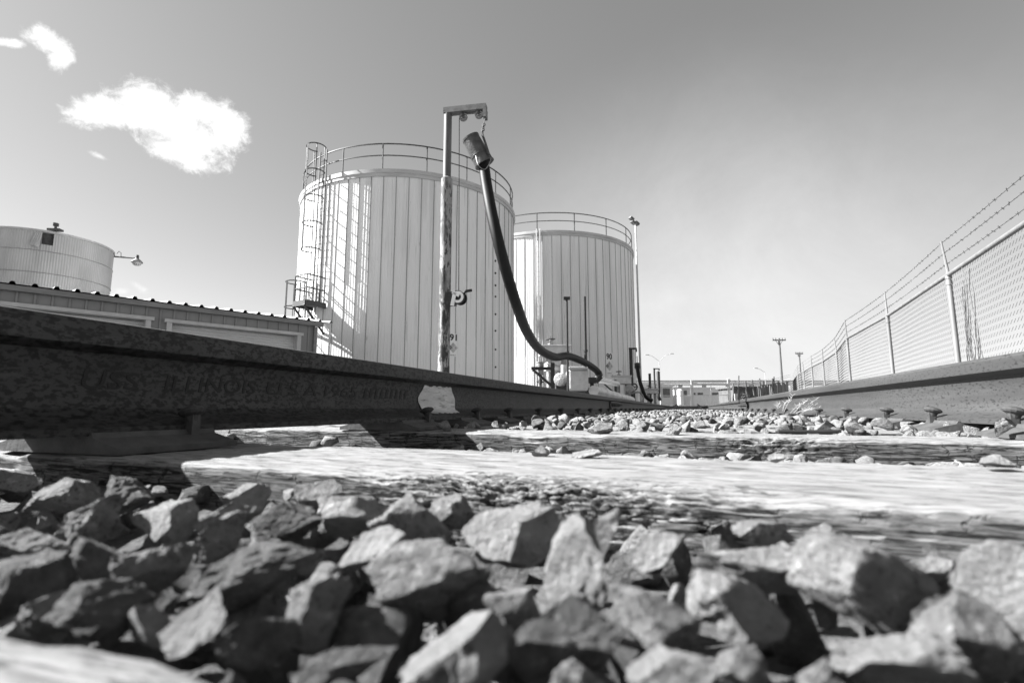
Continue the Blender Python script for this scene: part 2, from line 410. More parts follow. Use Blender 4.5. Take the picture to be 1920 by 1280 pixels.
nx = len(xs)
gm.add(gv, [(j * nx + i, j * nx + i + 1, (j + 1) * nx + i + 1, (j + 1) * nx + i) for j in range(len(ys) - 1) for i in range(nx - 1)])
tag(gm.build('ground', M['soil'], None, True, 80), kind='structure')
bm_ = MB()
bx = [-1.9, -1.6, -1.4, -1.2] + [-1.0 + i * 0.1 for i in range(21)] + [1.2, 1.4, 1.6, 1.9]
by = [-2.0 + i * 0.11 for i in range(430)]
def bed_z(x, y):
    d = max(abs(x) - 1.35, 0) / 0.55
    return -0.118 + far_rise(y) * 0.72 - 0.16 * min(d, 1.0) + 0.012 * mnoise.noise(Vector((x * 9, y * 9, 0.4)))
bm_.add([(x, y, bed_z(x, y)) for y in by for x in bx], [(j * len(bx) + i, j * len(bx) + i + 1, (j + 1) * len(bx) + i + 1, (j + 1) * len(bx) + i) for j in range(len(by) - 1) for i in range(len(bx) - 1)])
tag(bm_.build('track_bed', M['gravel'], None, True, 80), kind='structure')

# ------------------------------------------------------------------ rails
H = RAIL_TOP - RAIL_BOT
def rail_profile():
    half = [(0.068, 0.0), (0.068, 0.010), (0.045, 0.0175), (0.022, 0.026), (0.0125, 0.036), (0.0085, 0.055), (0.0080, 0.080), (0.0090, 0.102),
            (0.0135, 0.113), (0.028, 0.1185), (0.0335, 0.1225), (0.0345, 0.128), (0.0335, 0.150), (0.028, 0.157), (0.016, 0.1597), (0.0, 0.160)]
    return [(a, b) for a, b in half] + [(-a, b) for a, b in reversed(half[:-1])]
PROF = rail_profile()
def rail_path(x, y0, y1, step=1.0):
    n = max(2, int((y1 - y0) / step)); pts = []
    for i in range(n + 1):
        y = y0 + (y1 - y0) * i / n; pts.append((x + 0.0, y, RAIL_BOT + far_rise(y) * 0.72))
    return pts
JL = at(1150, 760, X=XL).y                       # rail joints on either side
JR = at(1398, 762, X=XR).y
def rail(x, y0, y1, label, m):
    root = thing('rail', (x, y0, RAIL_BOT), label, 'rail')
    mb = MB(); mb.sweep(PROF, rail_path(x, y0, y1, 0.8), (1, 0, 0), (0, 0, 1)); mb.build('rail_bar', m, root, True, 30)
    return root
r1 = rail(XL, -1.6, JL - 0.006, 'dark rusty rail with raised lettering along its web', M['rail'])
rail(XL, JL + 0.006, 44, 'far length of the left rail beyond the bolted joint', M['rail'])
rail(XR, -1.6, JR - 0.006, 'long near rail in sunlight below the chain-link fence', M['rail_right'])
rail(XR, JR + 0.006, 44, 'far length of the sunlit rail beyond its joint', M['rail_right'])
wx = XL + 0.0082
for body, u0, u1, vv in (('USS', 150, 258, 737), ('ILLINOIS', 306, 478, 746), ('U S A', 498, 592, 754), ('1965', 606, 668, 757), ('IIIIIIIII', 680, 762, 760)):
    y0, y1 = at(u0, vv, X=wx).y, at(u1, vv + (u1 - u0) * 0.03, X=wx).y
    lm = MB(); put_text(lm, body, (wx - 0.0006, y0, RAIL_BOT + 0.063), (0, 1, 0), (0, 0, 1), (1, 0, 0), width=y1 - y0, height=0.026, extrude=0.0014, bold=0.004, shear=0.12); lm.build('lettering', M['letter'], r1)
# white paint daubed on the web and foot
pa, pb = at(783, 750, X=wx).y, at(852, 750, X=wx).y
pm = MB(); rnd = random.Random(4)
prf = [(0.0120, 0.1112), (0.0098, 0.102), (0.0092, 0.080), (0.0097, 0.055), (0.0137, 0.036), (0.0232, 0.0272), (0.034, 0.0232), (0.046, 0.0188)]
cols = 22; gv = []
for i in range(cols + 1):
    f = i / cols
    wdt = 1 - 0.42 * abs(2 * f - 1) ** 6
    ztop = 0.108 - 0.05 * max(0, abs(2 * f - 1) - 0.72) * 2.6 + rnd.uniform(-0.004, 0.003)
    zbot = 0.0188 + 0.055 * max(0, abs(2 * f - 1) - 0.86) * 5 + rnd.uniform(0, 0.004)
    y = pa + (pb - pa) * f
    for j in range(12):
        z = ztop + (zbot - ztop) * j / 11
        for k in range(len(prf) - 1):
            if prf[k][1] >= z >= prf[k + 1][1]:
                w = (z - prf[k + 1][1]) / (prf[k][1] - prf[k + 1][1]); xo = prf[k + 1][0] + (prf[k][0] - prf[k + 1][0]) * w; break
        gv.append((XL + xo + 0.0006, y, RAIL_BOT + z))
pm.add(gv, [(i * 12 + j, i * 12 + j + 1, (i + 1) * 12 + j + 1, (i + 1) * 12 + j) for i in range(cols) for j in range(11)])
pm.build('paint_mark', M['paint_white'], r1, True, 80)
def joint(x, y, s, label, m):
    root = thing('joint_bar', (x, y, RAIL_BOT), label, 'joint bar', 'bolted rail joints')
    zz = RAIL_BOT + far_rise(y) * 0.72
    for q in (s,):
        mb = MB(); mb.sweep([(q * 0.010, 0.030), (q * 0.034, 0.028), (q * 0.030, 0.045), (q * 0.022, 0.06), (q * 0.022, 0.088), (q * 0.031, 0.100), (q * 0.031, 0.112), (q * 0.012, 0.112)],
                            [(x, y - 0.38, zz), (x, y + 0.38, zz)], (1, 0, 0), (0, 0, 1)); mb.build('splice_bar', m, root)
    for k in (-0.3, -0.18, -0.06, 0.06, 0.18, 0.3):
        b = MB(); b.lathe((x + s * 0.022, y + k, zz + 0.074), [(0.016, 0), (0.016, 0.022), (0.009, 0.022), (0.009, 0.045), (0.0, 0.045)], 6, (s, 0, 0), cap=False); b.build('bolt', M['steel_dark'], root)
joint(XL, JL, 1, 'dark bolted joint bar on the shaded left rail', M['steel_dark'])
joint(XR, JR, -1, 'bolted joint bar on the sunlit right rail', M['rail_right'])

# ------------------------------------------------------------------ ties
def tie_mesh(L, W, Hh, nx, nc, seed, amp, name='wood_block', torn=None):
    """A weathered timber: rounded section, worn edges, lengthwise grooves. Origin at the middle of the top."""
    rr = 0.008
    prof = []
    def seg(p, q, n): 
        for i in range(n): prof.append((p[0] + (q[0] - p[0]) * i / n, p[1] + (q[1] - p[1]) * i / n))
    def arc(cx, cz, a0, a1, n):
        for i in range(n): a = a0 + (a1 - a0) * i / n; prof.append((cx + rr * math.cos(a), cz + rr * math.sin(a)))
    w = W / 2; k = max(3, nc // 8)
    arc(-w + rr, -rr, math.pi, math.pi / 2, k); seg((-w + rr, 0), (w - rr, 0), nc); arc(w - rr, -rr, math.pi / 2, 0, k)
    seg((w, -rr), (w, -Hh), nc // 2); seg((w, -Hh), (-w, -Hh), 2); seg((-w, -Hh), (-w, -rr), nc)
    n = len(prof); vs, fs = [], []
    def xpos(i):                                 # most of the sections lie in the middle stretch between the rails
        f = i / nx
        if nx < 100: return -L / 2 + L * f
        a, b = -0.86, 0.86
        return -L / 2 + (a + L / 2) * f / 0.08 if f < 0.08 else (a + (b - a) * (f - 0.08) / 0.84 if f < 0.92 else b + (L / 2 - b) * (f - 0.92) / 0.08)
    for i in range(nx + 1):
        x = xpos(i)
        for (y, z) in prof:
            p = Vector((x, y, z))
            g1 = mnoise.fractal(Vector((x * 5.0 + seed, y * 34, z * 34)), 0.9, 2.2, 5)
            g2 = mnoise.noise(Vector((x * 3.1, y * 3 + seed, z * 5)))
            edge = math.exp(-(((abs(y) - w) / 0.028) ** 2) - ((z / 0.028) ** 2))
            chip = max(0, mnoise.fractal(Vector((x * 7 + seed * 3, y * 4, 0.7)), 1.0, 2.1, 4)) * edge
            dz = amp * (g1 * 0.8 + g2 * 0.5) - chip * 0.009
            dy = amp * g1 * 0.9 * (1 if y > 0 else -1) * (1 if z < -0.01 else 0.2) - chip * 0.008 * (1 if y > 0 else -1)
            if torn:
                k = math.exp(-((x - torn[0]) / torn[1]) ** 2) * math.exp(-((y + w) / 0.045) ** 2) * math.exp(-(z / 0.05) ** 2)
                if k > 0.02:
                    q = abs(mnoise.fractal(Vector((x * 22 + y * 25, y * 150, z * 150 + seed)), 0.6, 2.2, 4)) + 0.25 * abs(mnoise.noise(Vector((x * 90, y * 60, z * 60))))
                    dz -= k * q * 0.013; dy += k * q * 0.010
            vs.append((x, y + dy, z + dz * (1 if z > -0.02 else 0.3)))
    for i in range(nx):
        for j in range(n):
            j2 = (j + 1) % n; fs.append((i * n + j, i * n + j2, (i + 1) * n + j2, (i + 1) * n + j))
    fs.append(tuple(range(n))); fs.append(tuple(nx * n + j for j in reversed(range(n))))
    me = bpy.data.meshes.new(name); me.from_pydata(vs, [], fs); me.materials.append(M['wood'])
    me.polygons.foreach_set('use_smooth', [True] * len(me.polygons)); me.update(); return me
ties = []                                        # (y centre, width, skew)
T1a, T1b = at(1400, 932, Z=TIE_TOP), at(1400, 862, Z=TIE_TOP)
T1w = T1b.y - T1a.y
tie_defs = [(at(300, 1226, Z=TIE_TOP).y - 0.122, 0.25, 0.0, 'blurred pale tie corner right under the lens'),
            ((T1a.y + T1b.y) / 2 + 0.012, T1w, -0.05, 'broad weathered tie behind the heap of near stones'),
            (at(1400, 820, Z=TIE_TOP).y + 0.115, 0.23, -0.03, 'second weathered tie with deeply cracked dark front face')]
tie_defs += [(1.68, 0.22, -0.02, None), (2.03, 0.22, 0.0, None), (2.5, 0.22, 0.01, None)]
y = tie_defs[-1][0]
rt = random.Random(11)
while y < 41:
    y += 0.5 + rt.uniform(-0.03, 0.03); tie_defs.append((y, 0.22 + rt.uniform(0, 0.02), rt.uniform(-0.02, 0.02), None))
tie_defs[3] = (1.68, 0.22, -0.02, 'third weathered tie partly covered by a row of loose stones')
far_meshes = [tie_mesh(2.6, 0.23, 0.16, 40, 8, 40 + i, 0.003) for i in range(3)]
for i, (y, w, sk, lab) in enumerate(tie_defs):
    if i == 0: me = tie_mesh(2.6, w, 0.18, 160, 20, 5, 0.0015)
    elif i == 1: me = tie_mesh(2.6, w, 0.18, 860, 110, 17, 0.0020, torn=(-0.07, 0.13))
    elif i == 2: me = tie_mesh(2.6, w, 0.18, 560, 56, 29, 0.0026, torn=(0.22, 0.10))
    elif i < 6: me = tie_mesh(2.6, w, 0.16, 160, 16, 50 + i, 0.0025)
    else: me = far_meshes[i % 3]
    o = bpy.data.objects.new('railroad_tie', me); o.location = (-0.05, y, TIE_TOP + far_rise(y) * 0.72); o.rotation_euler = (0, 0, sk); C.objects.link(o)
    tag(o, lab or 'weathered wooden tie showing between stones farther along the track', 'railroad tie', 'wooden ties along the track')
    ties.append(o)
# splinters torn out of the front edge of the broad tie
sm = MB(); rs = random.Random(8)
for k in range(260):
    cx = rs.gauss(-0.12, 0.06); 
    base = Vector((cx + 0.05, -T1w / 2 + 0.008 + rs.uniform(-0.004, 0.035), rs.uniform(-0.012, 0.001)))
    a = rs.gauss(0, 0.28); b = rs.gauss(0.02, 0.12); ln = rs.uniform(0.006, 0.02); wd = rs.uniform(0.0003, 0.0007)
    d = Vector((math.cos(a) * math.cos(b), math.sin(a) * math.cos(b), math.sin(b)))
    mid = base + d * ln * 0.5 + Vector((0, 0, rs.uniform(0, 0.0012)))
    sm.tube([base, mid, base + d * ln], [wd, wd * 0.9, wd * 0.3], 4, True, rs.choice((0, 0, 1)))
s_o = sm.build('splinters', [M['wood_pole'], M['dry_grass']]); s_o.parent = ties[1]

# ------------------------------------------------------------------ tie plates with spikes
def make_plate(x):
    """Plate under the rail; s = +1 for a rail whose inner side is towards +X."""
    root = thing('tie_plate', (x, 0, TIE_TOP), 'rusty tie plate with spikes', 'tie plate', 'tie plates under the rails')
    mb = MB(); mb.sweep([(-0.125, 0.002), (0.125, 0.002), (0.125, 0.010), (0.078, 0.022), (0.074, 0.029), (0.070, 0.029), (0.069, 0.0245), (-0.069, 0.0245), (-0.070, 0.029), (-0.074, 0.029), (-0.078, 0.022), (-0.125, 0.010)],
                        [(x, -0.09, TIE_TOP), (x, 0.09, TIE_TOP)], (1, 0, 0), (0, 0, 1)); mb.build('plate', M['plate'], root)
    IN = 1 if x < 0 else -1
    for sd, yy, lift in ((IN, 0.05, 0.014), (-IN, -0.045, 0.006)):
        s = MB(); xs_ = x + sd * 0.077; z0 = TIE_TOP + 0.02; z1 = RAIL_BOT + 0.014 + lift
        s.box((xs_, yy, (z0 + z1) / 2), (0.014, 0.014, z1 - z0))
        q = Matrix.Rotation(-sd * 0.22, 3, 'Y'); hm = MB(); hm.lathe((0, 0, 0), [(0.008, -0.012), (0.010, -0.004), (0.016, 0.0), (0.018, 0.004), (0.014, 0.009), (0.006, 0.012), (0, 0.0125)], 14)
        s.add([q @ Vector((p[0] * 1.25 - sd * 0.004, p[1] * 0.95, p[2])) + Vector((xs_, yy, z1)) for p in hm.v], hm.f)
        s.build('spike', M['steel_dark'], root)
    return root
for x, nm in ((XL, 'shaded left'), (XR, 'sunlit right')):
    proto = make_plate(x)
    for i in range(1, 46):
        y = tie_defs[i][0]; z = TIE_TOP + far_rise(y) * 0.72
        o = proto if i == 1 else dup(proto, (x, y, z))
        o.location = (x, y, z)
        o['label'] = ('rusty spiked tie plate under the %s rail on the broad near tie' % nm if i == 1 else
                      'rusty spiked tie plate under the %s rail on the second tie' % nm if i == 2 else
                      'rusty spiked tie plate under the %s rail farther along the track' % nm)

# ------------------------------------------------------------------ ballast stones
import bmesh
def rock_data(seed, sub, cuts=11, rough=0.05):
    r = random.Random(seed); bm = bmesh.new(); bmesh.ops.create_icosphere(bm, subdivisions=sub, radius=1.0)
    co = np.array([v.co[:] for v in bm.verts]); fa = np.array([[v.index for v in f.verts] for f in bm.faces]); bm.free()
    co *= np.array([1.25, 1.25, 1.25])
    for _ in range(cuts):
        n = np.array([r.gauss(0, 1) for _ in range(3)]); n /= np.linalg.norm(n); d = r.uniform(0.38, 0.84)
        s = co @ n; over = s > d
        co[over] -= np.outer(s[over] - d, n)
    if rough:
        off = Vector((seed * 1.7, seed * 0.3, 5))
        for i in range(len(co)):
            p = Vector(co[i]); f = 1 + rough * 1.5 * mnoise.fractal(p * 1.5 + off, 0.7, 2.2, 6) + rough * 1.0 * (abs(mnoise.noise(p * 3.2 + off)) - 0.25) + rough * 0.7 * mnoise.fractal(p * 6 + off, 0.6, 2.1, 4)
            co[i] = p * f
    ext = co.max(0) - co.min(0)
    co -= (co.max(0) + co.min(0)) / 2
    return co / ext.max(), fa                    # longest side 1
def rot_rand(r):
    q = np.array([r.gauss(0, 1) for _ in range(4)]); q /= np.linalg.norm(q); w, x, y, z = q
    return np.array([[1 - 2 * (y * y + z * z), 2 * (x * y - z * w), 2 * (x * z + y * w)], [2 * (x * y + z * w), 1 - 2 * (x * x + z * z), 2 * (y * z - x * w)], [2 * (x * z - y * w), 2 * (y * z + x * w), 1 - 2 * (x * x + y * y)]])
def mesh_np(name, co, fa, m, smooth=False):
    me = bpy.data.meshes.new(name); k = fa.shape[1]
    me.vertices.add(len(co)); me.vertices.foreach_set('co', co.astype(np.float32).ravel())
    me.loops.add(fa.size); me.loops.foreach_set('vertex_index', fa.astype(np.int32).ravel())
    me.polygons.add(len(fa)); me.polygons.foreach_set('loop_start', np.arange(0, fa.size, k, dtype=np.int32))
    if smooth: me.polygons.foreach_set('use_smooth', np.ones(len(fa), dtype=bool))
    me.update(calc_edges=True); me.validate()
    for q in (m if isinstance(m, list) else [m]): me.materials.append(q)
    if smooth: me.set_sharp_from_angle(angle=R_(32))
    return me
GROUP = 'loose ballast stones of the track bed'
n_stones = 0
def stone(co, fa, loc, m, label, smooth=True):
    global n_stones
    n_stones += 1
    o = bpy.data.objects.new('ballast_stone', mesh_np('ballast_stone', co, fa, m, smooth)); o.location = loc; C.objects.link(o)
    return tag(o, label, 'stone', GROUP)
right_v = Vector((math.cos(YAW), math.sin(YAW), 0)); fwd_v = Vector((-math.sin(YAW), math.cos(YAW), 0))
def placed_stone(u, v, w, h, z, tilt, kind, seed, label, t=None, depth=0.8, cuts=11):
    """A stone of the photo: pixel centre, pixel width and height, height of its centre; tilt turns it in the picture plane."""
    p = at(u, v, Z=z) if t is None else at(u, v, t=t)
    d = ray(u, v); t_ = p.length / d.length; sc = t_ / FPX
    co, fa = rock_data(seed, 5 if w > 100 else 4, cuts, 0.066)
    ext = co.max(0) - co.min(0); co = co / ext
    W, Hh = w * sc, h * sc
    co = co * np.array([W, (W + Hh) / 2 * depth, Hh])
    ca, sa = math.cos(R_(tilt)), math.sin(R_(tilt))
    x, zz = co[:, 0] * ca - co[:, 2] * sa, co[:, 0] * sa + co[:, 2] * ca
    out = np.outer(x, right_v) + np.outer(co[:, 1], fwd_v) + np.outer(zz, (0, 0, 1))
    stone(out, fa, p, M[kind], label); return p, max(W, Hh)
near = [  # u, v, w, h, z, tilt, kind, label
    (243, 922, 105, 78, -.062, 12, 'stone_dark', 'dark pointed stone peaking in front of the shaded tie'),
    (100, 945, 150, 84, -.066, 18, 'stone', 'rough grey stone near the left frame edge below the shaded tie'),
    (28, 905, 100, 56, -.064, 8, 'stone', 'small flat stone at the far left edge under the rail'),
    (175, 985, 120, 80, -.068, 25, 'stone', 'speckled grey stone with a glinting chip'),
    (300, 975, 130, 96, -.066, -8, 'stone_pale', 'knobbly pale stone with a dark hollow, left part of the heap'),
    (60, 1022, 130, 70, -.07, 12, 'stone', 'low grey stone half hidden at the left of the heap'),
    (193, 1056, 124, 92, -.070, -6, 'stone_dark', 'rounded dark grey stone with a smooth face'),
    (280, 1068, 165, 104, -.069, 38, 'stone', 'tilted split slab with two pale edges'),
    (478, 1078, 262, 116, -.070, 12, 'stone_dark', 'large smooth oblong stone lying across the left of the heap'),
    (405, 1012, 120, 74, -.068, 25, 'stone', 'pitted stone behind the large oblong one'),
    (430, 970, 110, 56, -.065, 14, 'stone_pale', 'pale wedge stone below the lit edge of the tie shadow'),
    (466, 938, 84, 64, -.062, 20, 'stone_pale', 'small light stone standing against the broad tie'),
    (545, 975, 120, 76, -.066, 6, 'stone_dark', 'dark grey stone with a thin bright rim'),
    (600, 925, 90, 46, -.061, 6, 'stone', 'brown toned low stone against the front of the broad tie'),
    (672, 970, 165, 92, -.066, -8, 'stone_pale', 'big coarse pale stone touching the broad tie'),
    (180, 1148, 178, 120, -.074, 6, 'stone_dark', 'dark ribbed stone beside the blurred tie corner'),
    (48, 1100, 170, 120, -.075, 14, 'stone_dark', 'broad dark stone cut by the left frame edge'),
    (90, 1155, 80, 90, -.078, 60, 'stone_pale', 'narrow pale stone next to the blurred tie corner'),
    (378, 1185, 130, 130, -.076, 55, 'stone', 'leaning pale flecked stone in the lower left'),
    (450, 1222, 200, 108, -.079, 30, 'stone_dark', 'dark leaning stone with a light ridge, lower left'),
    (290, 1180, 70, 100, -.08, 70, 'stone_pale', 'thin pale chip standing between two dark stones'),
    (592, 1148, 150, 130, -.073, 42, 'stone', 'angular stone with a bright left facet near the bottom'),
    (800, 1098, 236, 150, -.071, -6, 'stone', 'big blocky stone with a lit left face and dark right face'),
    (705, 1030, 140, 72, -.067, 20, 'stone_pale', 'long pale stone lying above the blocky one'),
    (775, 985, 150, 96, -.066, -30, 'stone', 'dark sided wedge stone in the middle of the heap'),
    (850, 965, 90, 70, -.064, 10, 'stone', 'medium stone between the wedge and the coarse pale stone'),
    (960, 1005, 190, 105, -.066, 8, 'stone_pale', 'wide pitted pale stone behind the upright one'),
    (1080, 1075, 112, 225, -.067, -14, 'stone_pale', 'tall upright stone standing bright in the middle'),
    (1128, 1020, 96, 130, -.066, 8, 'stone', 'grey stone right behind the tall upright one'),
    (962, 1135, 96, 78, -.074, 20, 'stone', 'small lit stone left of the tall upright one'),
    (1060, 1195, 220, 150, -.075, 25, 'stone_dark', 'dark pyramid stone below the tall upright one'),
    (1240, 1035, 112, 80, -.066, -6, 'stone_pale', 'pale crumbly stone right of the tall upright one'),
    (1400, 1058, 230, 86, -.068, -6, 'stone_pale', 'flat pale stone behind the diamond shaped one'),
    (1390, 1140, 186, 150, -.072, 4, 'stone_pale', 'diamond shaped bright flat faced stone'),
    (1430, 1000, 112, 56, -.063, -12, 'stone', 'dark topped stone leaning on the broad tie'),
    (1545, 1030, 130, 70, -.066, 0, 'stone_pale', 'low light stone in the gap right of the flat pale one'),
    (1640, 1100, 268, 150, -.069, -16, 'stone', 'largest stone on the right with a broad lit face'),
    (1872, 1100, 130, 175, -.068, -6, 'stone_pale', 'tall pale stone at the right frame edge'),
    (1225, 1165, 180, 100, -.073, -28, 'stone', 'diagonal pitted stone right of the dark pyramid stone'),
    (1672, 1245, 226, 124, -.077, -6, 'stone_pale', 'oblong bright stone at the bottom right'),
    (1810, 1200, 150, 160, -.076, -30, 'stone', 'rough stone between the oblong one and the right frame edge'),
    (1262, 1262, 180, 84, -.079, -10, 'stone_pale', 'smooth pale stone at the bottom right of the middle'),
    (1392, 1255, 96, 100, -.079, 10, 'stone', 'small mottled stone at the bottom beside the smooth pale one'),
    (860, 1240, 240, 150, -.078, 10, 'stone_pale', 'big pitted pale stone at the bottom middle'),
    (1085, 1275, 120, 80, -.080, -10, 'stone', 'round backed stone at the bottom under the dark pyramid'),
    (650, 1255, 190, 90, -.081, 10, 'stone_dark', 'dark low stone at the bottom left of the middle'),
    (1540, 1275, 130, 90, -.081, 10, 'stone', 'grey stone cut by the bottom frame edge'),
]
taken = []
for i, (u, v, w, h, z, tl, kd, lb) in enumerate(near):
    p, s = placed_stone(u, v, w, h, z, tl, kd, 100 + i, lb)
    taken.append((p.x, p.y, p.z, s))
# stones lying on the ties and on the bed farther back, each seen on its own
lone = [
    (1013, 846, 34, 26, 1, 'stone_pale', 'single pale stone on the back of the broad tie, left one'),
    (1100, 852, 60, 16, 1, 'stone_pale', 'flat pale stone on the back of the broad tie'),
    (1458, 858, 34, 18, 1, 'stone_pale', 'single bright stone on the back edge of the broad tie'),
    (1863, 866, 70, 26, 1, 'stone_pale', 'pointed pale stone on the broad tie near the right frame edge'),
    (832, 800, 30, 24, 2, 'stone', 'grey cube like stone beside the shaded rail foot'),
    (1128, 804, 52, 26, 2, 'stone', 'dark faced stone on the front of the second tie'),
    (1264, 808, 32, 24, 2, 'stone_pale', 'pale stone casting a long shadow down the second tie'),
    (1887, 800, 40, 36, 2, 'stone', 'tall stone with dark side at the right end of the second tie'),
]
for i, (u, v, w, h, tn, kd, lb) in enumerate(lone):
    t = ties[tn].location; yy = t.y + (0.09 if tn == 1 else -0.05)
    p0 = at(u, v + h / 2, Y=yy); tt = yy / ray(u, v).y
    sz = h * tt / FPX
    placed_stone(u, v, w, h, None, 5, kd, 300 + i, lb, t=tt, depth=0.9)
PROTO3 = [rock_data(500 + i, 3, 11, 0.05) for i in range(14)]
PROTO2 = [rock_data(600 + i, 2, 10, 0.06) for i in range(14)]
PROTO1 = [rock_data(700 + i, 1, 8, 0.0) for i in range(10)]
rk = random.Random(77)
MK = ['stone', 'stone', 'stone_pale', 'stone_dark']
def sized(proto, size, r):
    co, fa = proto; c = co @ rot_rand(r).T * np.array([1, 1, r.uniform(0.75, 1.0)]); return c * size, fa
# the crib right in front of the lens: fill under and between the placed stones
y_lo, y_hi = tie_defs[0][0] + 0.13, tie_defs[1][0] - T1w / 2
for zc, gap, cap, s0, s1 in ((-0.093, 0.030, 85, 0.026, 0.044), (-0.116, 0.034, 55, 0.028, 0.046), (-0.080, 0.017, 75, 0.010, 0.021)):
    tries = got = 0
    while tries < 4000 and got < cap:
        tries += 1
        Y = rk.uniform(y_lo, y_hi + 0.02)
        x0 = ray(-150, 1000); x1 = ray(2080, 1000)
        X = rk.uniform(min(x0.x / x0.y, -0.9) * Y, x1.x / x1.y * Y)
        X = max(X, XL + 0.09) if X < -0.6 else X
        s = rk.uniform(s0, s1)
        if any((X - a) ** 2 + (Y - b) ** 2 < gap ** 2 and abs(c - zc) < 0.012 for a, b, c, _ in taken): continue
        taken.append((X, Y, zc, s)); got += 1
        z = zc + rk.uniform(-0.006, 0.006)
        co, fa = sized(rk.choice(PROTO3), s, rk)
        stone(co, fa, (X, Y, z), M['stone_dark' if s0 > 0.02 and rk.random() < 0.7 else rk.choice(MK)], 'small stone wedged low among the heaped stones nearest the lens')  # low fill mostly dark stone, so the gaps read as deep shade
print('near stones', n_stones)
# the next cribs: single stones up to the limit, then one mesh for the rest
allrest = {k: ([], [], 0) for k in ('stone', 'stone_pale', 'stone_dark')}
rest = {k: [[], [], 0] for k in allrest}
def rest_add(k, co, fa, loc):
    a = rest[k]; a[0].append(co + np.array(loc)); a[1].append(fa + a[2]); a[2] += len(co)
def under_tie(x, y, mg=0.0):
    for (ty, w, sk, _) in tie_defs:
        if abs(y - (ty + sk * x)) < w / 2 + mg: return True
        if ty > y + 1: break
    return False
cand = []
Y = tie_defs[1][0] + T1w / 2
for _ in range(5200):
    yy = tie_defs[1][0] + T1w / 2 + 7.5 * rk.random() ** 1.25
    xx = rk.uniform(-0.74, 0.66)
    on = under_tie(xx, yy, 0.004)
    if on and (rk.random() > 0.10 or yy < tie_defs[2][0] + 0.13): continue
    s = rk.uniform(0.022, 0.052)
    z = (TIE_TOP + s * 0.28) if on else rk.uniform(-0.105, -0.052) + (0.006 if yy > 1.4 else -0.02)
    if yy < tie_defs[2][0] - 0.1: z = rk.uniform(-0.124, -0.104)
    cand.append((yy, xx, z, s))
for _ in range(420):                              # the low gravel between the broad tie and the second one
    cand.append((rk.uniform(tie_defs[1][0] + T1w / 2 + 0.01, tie_defs[2][0] - 0.13), rk.uniform(-0.74, 0.66), rk.uniform(-0.128, -0.110), rk.uniform(0.02, 0.044)))
cand.sort()
indiv = 0
for (yy, xx, z, s) in cand:
    k = rk.choice(MK)
    hi = z > -0.085 and tie_defs[2][0] < yy < 3.0
    vis_ok = hi and n_stones < 298
    co, fa = sized(rk.choice(PROTO3 if yy < 2.0 else PROTO2), s, rk)
    zz = z + far_rise(yy) * 0.72
    if vis_ok:
        stone(co, fa, (xx, yy, zz), M[k], 'small angular stone in the gravel just past the second tie')
    else: rest_add(k, co, fa, (xx, yy, zz))
for _ in range(9000):                             # farther down the track
    yy = 7.5 + 34 * rk.random() ** 1.3; xx = rk.uniform(-0.78, 0.70); s = rk.uniform(0.03, 0.075)
    co, fa = sized(rk.choice(PROTO1), s, rk); rest_add(rk.choice(MK), co, fa, (xx, yy, rk.uniform(-0.095, -0.045) + far_rise(yy) * 0.72))
for _ in range(5000):                             # shoulders outside the rails
    yy = -1.5 + 26 * rk.random(); sd = rk.choice((-1, 1)); d = rk.uniform(0.90, 1.9); xx = sd * d; s = rk.uniform(0.03, 0.06)
    if under_tie(xx, yy) and d < 1.3: continue
    co, fa = sized(rk.choice(PROTO1), s, rk); rest_add(rk.choice(MK), co, fa, (xx, yy, bed_z(xx, yy) + rk.uniform(-0.005, 0.03)))
cos, fas, mis, o_ = [], [], [], 0
for mi, k in enumerate(('stone', 'stone_pale', 'stone_dark')):
    c = np.concatenate(rest[k][0]); f = np.concatenate(rest[k][1]); cos.append(c); fas.append(f + o_); o_ += len(c); mis.append(np.full(len(f), mi, dtype=np.int32))
bme = mesh_np('ballast_gravel', np.concatenate(cos), np.concatenate(fas), [M['stone'], M['stone_pale'], M['stone_dark']])
mi_all = np.concatenate(mis)
if len(mi_all) == len(bme.polygons): bme.polygons.foreach_set('material_index', mi_all)
bo = bpy.data.objects.new('ballast_gravel', bme); C.objects.link(bo)
tag(bo, 'grey crushed stone gravel filling the track bed', 'gravel', kind='stuff')
print('stones', n_stones, 'rest', len(mi_all))

